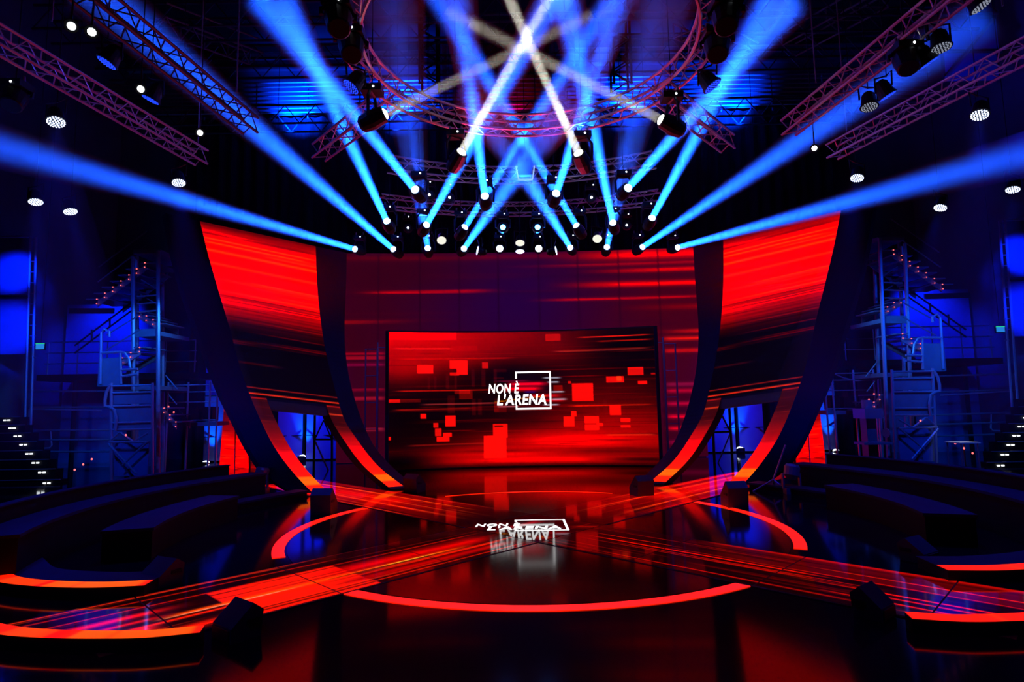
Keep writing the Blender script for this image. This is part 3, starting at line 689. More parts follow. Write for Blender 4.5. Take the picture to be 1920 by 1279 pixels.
PARS = [(105,229,6.3,(0.05,-0.9,0.5),1,'white-lit wash light with visible diodes under the left outer truss',330,5.0),
 (335,343,6.3,(0.1,-0.9,0.45),1,'white wash light close above the top of the left tower',330,5.0),
 (67,379,6.0,(0.05,-0.9,0.4),1,'white wash light over the blue backdrop panel at the far left',330,5.0),
 (132,397,5.9,(0.25,-0.95,0.3),1,'small tilted white wash light over the left stair tower',300,5.0),
 (200,118,6.4,(-0.6,-0.8,0.3),0,'dim blue wash light seen edge-on at upper left',0,0),
 (282,187,6.4,(-0.45,-0.9,0.12),0,'dim blue wash light edge-on beside the left truss',0,0),
 (1837,216,6.3,(-0.05,-0.9,0.5),1,'white-lit wash light with visible diodes under the right outer truss',330,5.0),
 (1607,334,6.3,(-0.12,-0.9,0.45),1,'white wash light close above the top of the right tower',330,5.0),
 (1899,356,6.0,(-0.03,-0.9,0.4),1,'white wash light over the blue backdrop panel at the far right',330,5.0),
 (1763,390,5.9,(-0.25,-0.95,0.35),1,'small tilted white wash light over the right stair tower',300,5.0),
 (1765,90,6.5,(0.2,-0.9,0.35),2,'wash light with dim diodes at upper right beside a black lamp',0,0),
 (1630,201,6.4,(0.1,-0.9,0.4),2,'wash light with dim diodes behind the right outer truss',0,0),
 (1840,12,6.8,(0.65,-0.7,0.4),2,'large wash light tilted at the top right edge of the picture',0,0),
 (1742,118,6.4,(0.6,-0.8,0.12),0,'dim blue wash light edge-on below the dim diodes at upper right',0,0),
 (1665,180,6.4,(0.55,-0.85,0.12),0,'dim blue wash light edge-on next to the truss at upper right',0,0)]
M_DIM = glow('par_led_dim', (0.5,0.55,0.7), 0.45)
for px, py, z, tl, on, lab, pw, bm_ in PARS:
    par(lab, px, py, z, tl, m=(M_PARB, M_PAR, M_DIM)[on], power=pw, size=0.125 if pw else 0.12, beam=bm_)
for px, py, tl, lab in ((658,163,(-0.64,-0.77,0.3),'wash light with blue diodes hanging left of the ring truss'),(1336,162,(0.64,-0.77,0.25),'wash light with blue diodes hanging right of the ring truss')):
    par(lab, px, py, 6.35, tl, m=M_PARB, size=0.13)
# unlit big moving heads on the ring
for px, py, lab in ((636,56,'large unlit moving head on the left side of the ring truss'),(1362,52,'large unlit moving head on the right side of the ring truss'),
                    (20,200,'large dark moving head under the left outer truss'),(1705,130,'large dark moving head beside the right outer truss'),(660,105,'unlit moving head under the left side of the ring'),(1345,105,'unlit moving head under the right side of the ring')):
    p = PZ(px, py, 6.3); moving_head(lab, p, p+Vector((0.2 if px < 900 else -0.2, -0.5, -1)), 0, GB, 0, M_DIM, lens_on=False, size=1.15, group='unlit large moving heads')
# front-facing lamps between the beams
M_LB2 = glow('lens_blue_small', (0.1,0.45,1.0), 9)
for px, py, m_, r_, lab in ((937,466,M_LB,0.1,'dazzling blue-white lamp facing out, left of the two over the main screen'),(1010,466,M_LB,0.1,'dazzling blue-white lamp facing out, right of the two over the main screen'),
        (943,426,M_LB2,0.07,'small blue lamp facing out above the left dazzling lamp'),(1008,426,M_LB2,0.07,'small blue lamp facing out above the right dazzling lamp')):
    p = PZ(px, py, ZL); moving_head(lab, p, Vector(CC)+Vector((0,0,1.0)), deg(20), (0.02,0.2,1.0), 6 if py > 440 else 2, m_, L=1.0, r=r_, haze=False)
for px, py, lab in ((805,365,'unlit lamp with a pale lens ring, outer of the pair left of centre'),(843,370,'unlit lamp with a small white spot, inner of the pair left of centre'),(1109,370,'unlit lamp with a small white spot right of centre'),(765,427,'unlit lamp with a white spot beside the left rear lamps'),(1175,422,'unlit lamp with a white spot beside the right rear lamps')):
    p = PZ(px, py, 7.2); moving_head(lab, p, Vector(CC)+Vector((0,0,2.0)), 0, GB, 0, M_DOT, r=0.035, size=1.0, hang=0.42)
M_WARM = glow('warm_globe', (0.95,0.95,0.8), 1.0)
for px, py, tl, lab, m_ in ((828,451,(0,-0.6,0.8),'small warm white spotlight over the maroon screen, left',M_WARM),(1120,448,(0,-0.6,0.8),'small warm white spotlight over the maroon screen, right',M_WARM),
        (975,456,(0,-0.8,0.6),'small warm white spotlight hanging at the centre above the main screen',M_WARM),(975,472,(0,-0.9,0.35),'flat white downlight just above the top of the maroon screen',M_PAR),
        (895,470,(-0.95,0.2,0.25),'tilted white spotlight left of the dazzling pair',M_PAR),(1043,470,(0.95,0.2,0.25),'tilted white spotlight right of the dazzling pair',M_PAR)):
    par(lab, px, py, 6.1, tl, m=m_, size=0.12, leds=False)
for px, py, lab in ((134,49,'at the upper left corner'),(264,167,'below the broad left beam'),(375,249,'at the end of the left outer truss'),(1527,278,'above the right tower'),
                    (172,60,'pale one beside the upper left corner lamp')):
    c = PZ(px, py, 6.3); t = thing('spotlight', 'small round white spotlight '+lab, 'stage light', c+Vector((0,0,0.3)))
    d = (Vector(CC)-c).normalized(); obj('housing', MB().lathe(c-d*0.25, d, [(0,0.05),(0.1,0.07),(0.24,0.075)], 10), M_LAMP, t); obj('lens', MB().lathe(c-d*0.02, d, [(0,0.05),(0.03,0.035)], 10), M_DOT, t)
    obj('bracket', MB().cyl(c-d*0.15, c+Vector((0,0,0.3)), 0.012, n=5), M_LAMP, t); obj('suspension_cable', MB().cyl(c+Vector((0,0,0.28)), (c.x, c.y, 16.61), 0.007, n=4), M_LAMP, t)
# centre cluster: dark hoist box with bent bracket that glows in place of light on it
c = PZ(985, 325, 6.6); t = thing('hanging_bracket', 'U-shaped bracket with painted-in light hanging below the ring truss at the centre', 'bracket', c+Vector((0,0,0.3)))
obj('bracket_arm', MB().tube([c+Vector((-0.19,0,0.16)), c+Vector((-0.14,0,-0.14)), c+Vector((0.14,0,-0.14)), c+Vector((0.19,0,0.16))], 0.016, 6), M_DIM and glow('bracket_painted_light', (0.5,0.8,1.0), 0.9), t)
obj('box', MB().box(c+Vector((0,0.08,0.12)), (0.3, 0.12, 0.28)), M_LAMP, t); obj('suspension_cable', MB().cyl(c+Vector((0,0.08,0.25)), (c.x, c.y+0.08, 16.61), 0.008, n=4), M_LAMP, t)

# ================================================================== ADDED FILL SPOTS WITH NO VISIBLE FIXTURES
def spot(name, loc, target, power, color, ang, blend=0.6, rad=0.15):
    l = bpy.data.lights.new(name, 'SPOT'); l.energy = power; l.color = color; l.spot_size = math.radians(ang); l.spot_blend = blend; l.shadow_soft_size = rad
    o = bpy.data.objects.new(name, l); COL.objects.link(o); o.location = loc
    o.rotation_mode = 'QUATERNION'; o.rotation_quaternion = Vector((0,0,-1)).rotation_difference((Vector(target)-Vector(loc)).normalized()); return o
BL = (0.0, 0.015, 1.0)
for x in (-8.5, -4.5, 4.5, 8.5):
    spot('wall_fill', (x, 21.2, 12.3), (x*0.97, WY, 14.9), 9500, (0.0,0.035,1.0), 84, 1.0)
spot('wall_fill_centre', (0, 21.2, 12.0), (0, WY, 14.6), 160, (0.6,0.0,0.12), 70, 1.0)
for x in (-1, 1):
    spot('truss_red', (x*2.0, 10.5, 4.2), (x*4.8, 8.5, 7.0), 130, (1.0,0.02,0.10), 90, 1.0)
    spot('truss_red', (x*0.5, 10.6, 4.8), (x*0.8, 8.0, 7.2), 330, (1.0,0.03,0.12), 110, 1.0)
    spot('truss_blue', (x*9.0, 7.0, 5.0), (x*5.0, 8.5, 7.0), 90, (0.08,0.06,1.0), 80, 1.0)
    spot('back_blue', (x*3.0, 17.0, 7.8), (x*2.0, 13.0, 6.8), 40, (0.3,0.05,1.0), 100, 1.0)
    spot('audience_blue', (x*7.0, 8.0, 6.4), (x*7.5, 8.5, 0.5), 300, BL, 95, 1.0)
    spot('backstage_blue', (x*9.5, 12.0, 6.0), (x*11.8, 17.5, 2.5), 900, (0.0,0.05,1.0), 75, 1.0)

# ================================================================== AUDIENCE TIERS, STEPS, MONITORS
M_TIER = mat('tier_board_blue_light', (0.025,0.025,0.06), 0.7, spec=0.15, var=0.25, vscale=3)  # black board with the blue light put into its base colour
M_RISER = mat('tier_riser_black', (0.006,0.005,0.005), 0.7, spec=0.2, var=0.2)
def sector(r0, r1, a0, a1, z0, z1, sx, n=28, cy=CY0):
    loops = []
    for k in range(n+1):
        a = math.radians(a0+(a1-a0)*k/n); c, s_ = sx*abs(math.cos(a)), math.sin(a)
        loops.append([Vector((r0*c, cy+r0*s_, z0)), Vector((r1*c, cy+r1*s_, z0)), Vector((r1*c, cy+r1*s_, z1)), Vector((r0*c, cy+r0*s_, z1))])
    return MB().solid(loops)
SD = ((-1, 'left'), (1, 'right'))
for sx, sd_ in SD:
    def tier(label, r0, r1, a0, a1, z, gap=0.04):
        t = thing('curved_bench', label, 'bench', loc=(sx*(r0+r1)/2*math.cos(math.radians((a0+a1)/2)), CY0+(r0+r1)/2*math.sin(math.radians((a0+a1)/2)), 0), group='curved audience benches')
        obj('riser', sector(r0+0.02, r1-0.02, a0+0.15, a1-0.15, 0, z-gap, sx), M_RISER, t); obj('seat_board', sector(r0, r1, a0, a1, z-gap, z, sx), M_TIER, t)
    tier('low curved black audience bench nearest the stage on the %s' % sd_, 5.22, 5.82, -17.5, 12.5, 0.40)
    tier('longer curved black audience bench behind the low one on the %s' % sd_, 6.42, 6.93, -24, 31, 0.55)
    tier('tall thin curved backboard closing the audience benches on the %s' % sd_, 6.97, 7.12, -40, 27, 0.75, 0.02)
    tier('low black step at the end of the long audience bench on the %s' % sd_, 5.9, 6.3, 20, 37, 0.14)
    # curved steps with glowing edge
    for pts, ins, lab in (([(-6.6,7.25),(-5.79,6.57),(-5.4,6.43),(-5.08,6.36),(-4.65,6.31),(-4.13,6.35)], 0.20, 'curved low step with glowing orange edge behind the %s front runway'),
                     ([(-5.3,5.5),(-4.9,5.22),(-4.51,5.06),(-4.01,4.96),(-3.62,4.93),(-3.26,4.93),(-2.87,5.02)], 0.17, 'curved low step with glowing orange edge in front of the %s front runway')):
        P = [Vector((sx*-x, y, 0)) for x, y in interp(pts, 40)]
        t = thing('curved_step', lab % sd_, 'step', P[20])
        nrm = []
        for k in range(40):
            d = (P[min(k+1,39)]-P[max(k-1,0)]).normalized(); nv = Vector((-d.y, d.x, 0)); nrm.append(nv if nv.y > 0 else -nv)
        def sec(a, b, z0, z1): return MB().solid([[P[k]+nrm[k]*a+Vector((0,0,z0)), P[k]+nrm[k]*b+Vector((0,0,z0)), P[k]+nrm[k]*b+Vector((0,0,z1)), P[k]+nrm[k]*a+Vector((0,0,z1))] for k in range(40)])
        front = 'in front of' in lab
        obj('riser', sec(0.01, 0.16 if front else 0.55, 0, 0.115), M_RISER, t)
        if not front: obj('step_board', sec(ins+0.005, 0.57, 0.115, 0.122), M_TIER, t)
        p = Pic(60, 6, (255,30,0)); g = np.random.default_rng(3 if front else 4)
        for _ in range(5):
            x0 = g.uniform(0, 0.8); p.rect(x0, 0, x0+g.uniform(0.08, 0.25), 1, (255,18,0) if g.random() < 0.5 else (255,70,0), 0.8)
        p.rect(0.6, 0, 0.97, 1, (255,95,0) if sx < 0 else (255,30,0), 0.9); p.rect(0.72, 0, 0.735, 1, (230,60,0), 0.7)
        obj('light_strip', picture_grid(lambda u, v: (P[0].lerp(P[1], 0) if 0 else (lambda k, f: P[k].lerp(P[min(k+1,39)], f)+nrm[k]*(ins*(1-v))+Vector((0,0,0.122)))(int(u*38.999), u*38.999-int(u*38.999))), p, 1.3), M_SCR, t)
M_GRILL = mat('speaker_grille', (0.05,0.03,0.03), 0.5, metal=0.5, var=0.4, vscale=60)
M_SPK = mat('monitor_paint', (0.045,0.045,0.055), 0.45, var=0.15)
def wedge(label, px, py, w_, h_, yaw, tilt=0.35, z=0.0):
    c = PZ(px, py, z); t = thing('stage_monitor', label, 'speaker', c, 'black stage monitors on the floor')
    R_ = Matrix.Rotation(math.radians(yaw), 3, 'Z')
    # profile in local y (depth) and z; front slopes
    prof = [(-w_*0.5, 0.0), (w_*0.42, 0.0), (w_*0.5, h_*0.75), (w_*0.18, h_), (-w_*0.5, h_*0.42)]
    L = []
    for x in (-w_*0.55, w_*0.55): L.append([c+R_@Vector((x, a, b)) for a, b in prof])
    cb = obj('cabinet', MB().solid(L), M_SPK, t)
    g = [c+R_@Vector((x, a, b)) for x, a, b in ((-w_*0.48,-w_*0.515,h_*0.06),(w_*0.48,-w_*0.515,h_*0.06),(w_*0.48,-w_*0.515,h_*0.38),(-w_*0.48,-w_*0.515,h_*0.38))]
    g2 = [p-(R_@Vector((0,1,0)))*0.012 for p in g]; obj('grille', MB().solid([g, g2]), M_GRILL, t)
    for s_ in (-1, 1):
        q = c+R_@Vector((s_*w_*0.56, 0.05, h_*0.5)); obj('handle', MB().box(q, (0.015, 0.12, 0.04), R_), M_LAMP, cb)
wedge('black wedge monitor standing on the bright red runway end at the front', 446, 1192, 0.28, 0.28, -38)
wedge('blue-topped wedge monitor beside the curved step at the left', 303, 1094, 0.30, 0.27, -25)
wedge('black wedge monitor standing at the end of the dark runway', 1637, 1154, 0.25, 0.26, 38)
wedge('blue-topped wedge monitor beside the curved step at the right', 1722, 1050, 0.29, 0.26, 30)
wedge('upright black monitor at the foot of the left tower outer leg', 607, 963, 0.34, 0.46, 175)
wedge('upright black monitor at the foot of the right tower outer leg', 1378, 950, 0.34, 0.46, 185)
wedge('black monitor at the tip of the left tower inner leg', 777, 922, 0.34, 0.40, 150)
wedge('black monitor at the tip of the right tower inner leg', 1204, 930, 0.34, 0.42, 200)

# ================================================================== BACKSTAGE
M_PANEL = mat('backdrop_cloth_blue_light', (0.15,0.21,0.45), 0.85, var=0.15, vscale=2)  # cloth tinted blue, the blue light is put into the colour
M_PALE = mat('scaffold_deck_board', (0.22,0.26,0.30), 0.6, var=0.3, vscale=4)
M_TUBE = mat('scaffold_tube', (0.5,0.55,0.62), 0.4, metal=0.5)
M_UP = glow('uplight_lens', (0.8,0.88,1.0), 6)
for sx, sd_ in SD:
    S = (lambda v: Vector(v)) if sx < 0 else (lambda v: Vector((-v[0], v[1], v[2])))
    Q = lambda px, py, y: S(PY(px, py, y))                  # measured on the left side, mirrored for the right
    def tube_part(name, pts, r, m, t, n=6): return obj(name, MB().tube([S(p) for p in pts], r, n), m, t)
    # ---- blue-lit backdrop panels between and beside the tower legs
    for i, (x0, x1, lab) in enumerate(((-11.6,-10.3,'backdrop panel beyond the red side screen'),(-8.9,-8.0,'narrow backdrop panel seen in the tower opening, outer'),(-7.85,-6.75,'backdrop panel with a tapering uplight glow in the tower opening'),(-6.6,-5.2,'flat backdrop panel behind the inner tower leg'))):
        t = thing('backdrop_panel', 'painted blue-lit '+lab+', %s side' % sd_, 'panel', S(((x0+x1)/2, 22.1, 0)))
        n = 12; L = []
        for k in range(n+1):
            x = x0+(x1-x0)*k/n; yy = 22.1-0.10*math.sin(math.pi*k/n); L.append([S((x, yy, 0.05)), S((x, yy, 4.6)), S((x, yy+0.03, 4.6)), S((x, yy+0.03, 0.05))])
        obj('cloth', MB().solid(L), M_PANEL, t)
        for x in (x0, x1): rod('post', S((x, 22.2, 0)), S((x, 22.2, 4.65)), 0.03, M_LAMP, t)
        for z in (0.9, 2.4, 3.9): rod('crossbar', S((x0, 22.02, z)), S((x1, 22.02, z)), 0.018, M_LAMP, t)
    for px, py, yy, lab in ((566,857,21.7,'uplight on the floor in the opening of the %s tower' % sd_),(385,868,21.6,'uplight on the floor beyond the red side screen, %s side' % sd_)):
        c = Q(px, py, yy); t = thing('floor_uplight', 'round white floor '+lab, 'stage light', (c.x, c.y, 0))
        d = Vector((0, 0.35, 1)).normalized(); obj('housing', MB().lathe(c-d*0.2, d, [(0,0.1),(0.05,0.13),(0.18,0.15),(0.2,0.15)], 14), M_LAMP, t)
        obj('lens', MB().lathe(c, Vector((0,-0.45,1)), [(0,0.13),(0.02,0.12)], 16), M_UP, t)
        obj('stand', MB().box((c.x, c.y, (c.z-0.18)/2), (0.22, 0.16, max(c.z-0.18, 0.05))), M_LAMP, t)
        spot('uplight', c+Vector((0,0.1,0.12)), c+Vector((0,0.30,1.0)), 520, (0.0,0.13,1.0), 48, 1.0, 0.05)
    spot('backdrop_blue', S((-7.0, 20.4, 4.9)), S((-7.0, 22.1, 1.8)), 2200, BL, 90, 1.0)
    spot('backdrop_blue', S((-11.0, 20.6, 4.9)), S((-11.0, 22.1, 2.4)), 260, BL, 80, 1.0)
    # ---- black scaffold frame in the tower opening
    t = thing('scaffold_frame', 'black scaffold frame with diagonal braces inside the %s tower opening' % sd_, 'scaffold', Q(605, 899, 18.5))
    A0, A1, B0, B1 = Q(588,896,18.5), Q(592,700,18.5), Q(622,898,18.5), Q(623,700,18.5)
    for o_ in (A0, B0): o_.z = 0
    for a, b, r in ((A0,A1,.04),(B0,B1,.04)): rod('post', a, b, r, M_LAMP, t)
    for py in (740, 824, 890):
        rod('rail', Q(589,py,18.5), Q(622,py,18.5), 0.03, M_LAMP, t)
    rod('brace', Q(590,824,18.5), Q(607,788,18.5), 0.025, M_LAMP, t); rod('brace', Q(622,824,18.5), Q(607,788,18.5), 0.025, M_LAMP, t); rod('brace', Q(591,828,18.5), Q(620,892,18.5), 0.025, M_STEEL, t)
    # ---- ladder frames beside the main screen
    for a, b, top, rungs, lab in ((684,706,655,(655,705,755,805,855),'outer'),(707,728,642,(652,),'inner')):
        t = thing('ladder_frame', '%s thin blue-lit ladder frame between main screen and %s tower' % (lab, sd_), 'ladder', S(PY((a+b)/2, 885, 19.4)))
        for x in (a, b):
            q = Q(x, 880, 19.4); q.z = 0; rod('post', q, Vector((q.x, q.y, Q(x, top, 19.4).z)), 0.028, M_TUBE, t)
        for py in rungs: rod('rung', Q(a, py, 19.4), Vector((Q(b, py, 19.4).x, Q(a, py, 19.4).y, Q(a, py, 19.4).z)), 0.018, M_TUBE, t)
    spot('ladder_blue', S((-3.2, 17.6, 6.6)), S((-4.9, 19.5, 2.5)), 130, (0.0,0.12,1.0), 50, 1.0)
    # ---- red side screen
    t = thing('side_screen', 'red LED side screen of two panels beyond the %s tower' % sd_, 'screen', Q(440, 895, 19.6))
    def sp():
        p = Pic(30, 60, (255,0,0)); g = smooth01((0.62-p.y)/0.45); p.blend(g, (70,0,8))
        stripes(p, 26, [(60,0,0),(255,40,10),(150,0,0)], (0.3,0.7), (0.003,0.01), (0.8,2), (0,1), (-0.8,0.2), 41); return p
    for (tl, tr, bl, br) in (((421,748),(441,752),(410,893),(439,893)),((443,752),(462,756),(441,893),(467,891)),((470,858),(476,858),(470,907),(492,904))):
        a, b, c_, d_ = Q(*tl, 19.6), Q(*tr, 19.6), Q(*bl, 19.6), Q(*br, 19.6)
        obj('led_panel', picture_grid(lambda u, v: a.lerp(b, u).lerp(c_.lerp(d_, u), v), sp()), M_SCR, t)
    for px in (442, 468): rod('post', Q(px, 750, 19.75), Vector((Q(px, 900, 19.75).x, 19.75, 0)), 0.04, M_LAMP, t)
    rod('crossbar', Q(412, 893, 19.7), Q(468, 893, 19.7), 0.03, M_LAMP, t)
    t = thing('small_screen', 'small red LED panel glimpsed high in the %s tower opening' % sd_, 'screen', Q(510, 762, 21.0))
    a, b, c_, d_ = Q(498,738,21.0), Q(520,738,21.0), Q(502,761,21.0), Q(520,761,21.0)
    obj('led_panel', picture_grid(lambda u, v: a.lerp(b, u).lerp(c_.lerp(d_, u), v), sp()), M_SCR, t)
    rod('hanger', (a+b)/2, Vector(((a+b).x/2, 21.0, 16.62)), 0.01, M_LAMP, t)
    # ---- stair tower: posts, landings, flights, curved rails, braced lower box
    Y1, Y2 = 17.3, 18.9
    t = thing('stair_tower', 'steel stair tower with zigzag flights and curved handrails, %s backstage' % sd_, 'staircase', Q(252, 893, Y1))
    def V(px, py, y=Y1): return Q(px, py, y)
    def ground(v): return Vector((v.x, v.y, 0))
    for px, py, y in ((250,482,Y1),(297,470,Y1),(257,480,Y2),(305,470,Y2)): rod('post', ground(V(px if py>475 else px, 890, y)), V(px, py, y), 0.055, M_TUBE, t)
    # landings
    def plate(name, pts, m, th=0.05, parent=None): 
        A = [S(p) if 0 else Vector(p) for p in pts]; return obj(name, MB().solid([A, [p-Vector((0,0,th)) for p in A]]), m, parent or t)
    for pz in (468, 622, 724):
        z = V(270, pz).z; x0, x1 = V(250, pz).x, V(300, pz).x
        plate('landing', [(x0, Y1, z), (x1, Y1, z), (x1, Y2, z), (x0, Y2, z)], M_PALE, 0.12)
    # upper flight: treads falling outwards
    def flight(x0, y0, x1, y1, n, yy0, yy1, dots=True, wd=0.22):
        a, b = V(x0, y0, yy0), V(x1, y1, yy0)
        for k in range(n):
            c = a.lerp(b, k/(n-1)); e = 0.5*(wd); sgn = 1
            plate('tread', [(c.x-e*1.6, yy0, c.z), (c.x+e*1.6, yy0, c.z), (c.x+e*1.6, yy1, c.z), (c.x-e*1.6, yy1, c.z)], M_STEEL, 0.035)
            if dots:
                for dz in (0.0, 0.13): obj('step_lamp', MB().lathe((c.x, yy0-0.01, c.z-0.02-dz), (0,-1,0), [(0,0.017),(0.012,0.013)], 8), M_RDOT, t)
        d = (b-a); nrm_ = Vector((0,0,0.0))
        for yy in (yy0+0.03, yy1-0.03):
            L = [Vector((a.x, yy, a.z-0.16)), Vector((b.x, yy, b.z-0.16))]; obj('stringer', MB().solid([[L[0]+Vector((0,0,0.1)), L[0]-Vector((0,0,0.08)), L[0]+Vector((0,0.04,-0.08)), L[0]+Vector((0,0.04,0.1))], [L[1]+Vector((0,0,0.1)), L[1]-Vector((0,0,0.08)), L[1]+Vector((0,0.04,-0.08)), L[1]+Vector((0,0.04,0.1))]]), M_STEEL, t)
        for h in (0.5, 0.95): rod('handrail', Vector((a.x, yy0, a.z+h)), Vector((b.x, yy0, b.z+h)), 0.02, M_STEEL, t)
    flight(272, 492, 182, 560, 7, Y1+0.1, Y1+1.3, wd=0.42)
    flight(262, 584, 300, 606, 4, Y1+0.2, Y1+1.2)
    flight(262, 650, 196, 690, 5, Y1-0.2, Y1+0.8)
    flight(308, 764, 330, 790, 3, Y1+0.6, Y1+1.4)
    plate('landing', [tuple(V(130, 578, Y1)), tuple(V(215, 578, Y1)), tuple(V(215, 578, Y1+1.5)), tuple(V(130, 578, Y1+1.5))], M_LAMP, 0.16)
    # rails of the middle bay
    for py in (556, 570, 585): rod('rail', V(257, py), V(300, py-3), 0.022, M_TUBE, t)
    plate('toe_board', [tuple(V(252, 618, Y1-0.02)), tuple(V(296, 616, Y1-0.02)), tuple(V(296, 616, Y1+0.02)), tuple(V(252, 618, Y1+0.02))], M_PALE, 0.22)
    # upper side box with curved grab rails
    def board(name, x0, y0, x1, y1, yy, m): 
        a, b = V(x0, y0, yy), V(x1, y1, yy); return obj(name, MB().box(((a.x+b.x)/2, yy, (a.z+b.z)/2), (abs(a.x-b.x), 0.03, abs(a.z-b.z))), m, t)
    board('side_panel', 186, 672, 225, 724, Y1-0.6, M_PALE)
    for pts in ([(205,632),(205,622),(196,617),(190,624),(188,720)], [(188,662),(226,660),(234,662),(241,672),(244,690)], [(226,662),(227,720)], [(226,706),(258,702)], [(226,694),(258,692)]):
        tube_part('grab_rail', [PY(x, y, Y1-0.65) for x, y in pts], 0.035, M_TUBE, t)
    # lower box: three deck-board panels in a frame, then an X-braced base
    for y0, y1 in ((738,757),(763,789),(793,803)): board('side_panel', 213, y0, 285, y1, Y1-0.75, M_PALE)
    for py in (722, 735, 760, 791, 804): rod('rail', V(208, py+2, Y1-0.8), V(287, py, Y1-0.8), 0.028, M_TUBE, t)
    for px in (209, 286): rod('post', ground(V(px, 890, Y1-0.8)), V(px, 718, Y1-0.8), 0.04, M_TUBE, t)
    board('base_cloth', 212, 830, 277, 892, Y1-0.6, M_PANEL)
    for a, b in (((205,829),(224,811)),((226,811),(250,828)),((203,832),(255,888)),((277,828),(230,872)),((277,812),(250,829)),((205,829),(277,829))):
        rod('brace', V(*a, Y1-0.82), V(*b, Y1-0.82), 0.028, M_TUBE, t)
    tube_part('grab_rail', [PY(x, y, Y1-0.85) for x, y in ((207,722),(200,735),(197,750),(197,762),(205,763),(214,768),(218,785),(216,808))], 0.04, M_TUBE, t)
    for px, py in ((236,816),(140,881),(172,861),(156,871)): 
        q = V(px, py, Y1-0.9); obj('step_lamp', MB().lathe(q, (0,-1,0), [(0,0.03),(0.015,0.02)], 8), M_RDOT, t)
    c = V(256, 487, Y1-0.1); obj('work_lamp', MB().cyl(c, c+Vector((0,0,-0.25)), 0.05, 0.05, 8), M_TUBE, t)
    # long sloping handrails beside the tower
    for (a, b) in (((140,648),(250,565)),((140,662),(250,580)),((172,640),(172,618)),((206,612),(206,596))): rod('handrail', V(*a, Y1+0.3), V(*b, Y1+0.3), 0.025, M_LAMP, t)
    # ---- gallery with railing in front of the blue wall
    z = PY(100, 700, 18.6).z
    t = thing('gallery', 'dark raised gallery with railings behind the %s audience stairs' % sd_, 'platform', S((-12.6, 20.1, 0)))
    obj('deck', MB().box(S((-13.0, 20.1, z-0.1)), (5.2, 1.7, 0.2)), M_LAMP, t)
    for x in (-14.4, -12.6, -10.8): rod('post', S((x, 19.35, 0)), S((x, 19.35, z-0.05)), 0.07, M_LAMP, t)
    for h in (0.35, 0.7, 1.05): rod('rail', S((-15.4, 19.3, z+h)), S((-10.5, 19.3, z+h)), 0.02, M_STEEL, t)
    for k in range(6): rod('post', S((-15.3+0.95*k, 19.3, z-0.1)), S((-15.3+0.95*k, 19.3, z+1.05)), 0.02, M_STEEL, t)
    for py in (735, 765, 808, 826, 848): 
        a = PY(0, py, 19.1); rod('rail', S((-15.8, 19.1, a.z)), S((-12.4, 19.1, a.z-0.05)), 0.03, M_STEEL, t)
    tube_part('rail', [PY(x, y, 19.1) for x, y in ((30,810),(95,807),(97,835),(93,840),(60,842))], 0.025, M_TUBE, t)
    tube_part('rail', [PY(x, y, 19.1) for x, y in ((54,782),(54,768),(60,767),(190,770))], 0.025, M_TUBE, t)
    # ---- truss bridge with railing between stair tower and LED tower
    z0 = PY(360, 792, 18.8).z; z1 = PY(360, 722, 18.8).z
    t = thing('side_platform', 'scaffold platform with rails and small red lamps beside the %s stair tower' % sd_, 'platform', S((PY(355, 800, 18.8).x, 18.8, 0)))
    xa, xb = PY(312, 760, 18.8).x, PY(408, 760, 18.8).x
    obj('deck', MB().box(S(((xa+xb)/2, 19.4, z0-0.06)), (xb-xa, 1.2, 0.12)), M_PALE, t)
    for py in (722, 735, 754, 788): zz = PY(360, py, 18.8).z; rod('rail', S((xa, 18.8, zz)), S((xb, 18.8, zz)), 0.018, M_TUBE, t)
    for px in (314, 352, 393, 407): x = PY(px, 760, 18.8).x; rod('post', S((x, 18.8, 0)), S((x, 18.8, z1+0.1)), 0.03, M_TUBE, t)
    for px, py in ((316,763),(326,773)): obj('marker_lamp', MB().lathe(Q(px, py, 18.7), (0,-1,0), [(0,0.03),(0.015,0.02)], 8), M_RDOT, t)
    obj('equipment_case', MB().box(S((PY(360, 772, 18.95).x, 19.1, z0+0.22)), (0.5, 0.4, 0.42)), M_LAMP, t)
    obj('equipment_case', MB().box(S((PY(391, 772, 18.95).x, 19.1, z0+0.25)), (0.3, 0.4, 0.45)), M_LAMP, t)
    # ---- tall truss mast, blue wall panel and exit sign
    t = thing('backdrop_frame', 'tall backdrop in a pale frame lit blue from above at the far %s' % sd_, 'panel', Q(20, 700, 18.0))
    for (x0, y0, x1, y1) in ((-60,446,54,552),(-60,562,50,664)):
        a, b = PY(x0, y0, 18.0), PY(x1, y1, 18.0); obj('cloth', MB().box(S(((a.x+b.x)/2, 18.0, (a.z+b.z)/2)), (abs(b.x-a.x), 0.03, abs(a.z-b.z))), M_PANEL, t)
    for px in (57, 68): rod('post', ground(Q(px, 700, 17.9)), Q(px, 445, 17.9), 0.035, M_TUBE, t)
    for k in range(12): rod('rung', Q(57, 450+k*20, 17.9), Q(67, 450+k*20, 17.9), 0.02, M_STEEL, t)
    rod('crossbar', Q(-60, 444, 17.9), Q(57, 444, 17.9), 0.04, M_TUBE, t); rod('crossbar', Q(-60, 556, 17.9), Q(54, 557, 17.9), 0.06, M_LAMP, t)
    c = Q(28, 520, 17.2); spot('panel_blue', Q(36, 440, 15.2), Q(32, 512, 18.0), 2600, BL, 20, 0.5); spot('panel_blue', Q(30, 560, 15.2), Q(22, 618, 18.0), 1800, BL, 30, 0.8)
    spot('wall_blue', PY(205, 520, 19.4) if sx < 0 else S(PY(205, 520, 19.4)), Q(205, 640, 21.0), 800, BL, 75, 0.8)
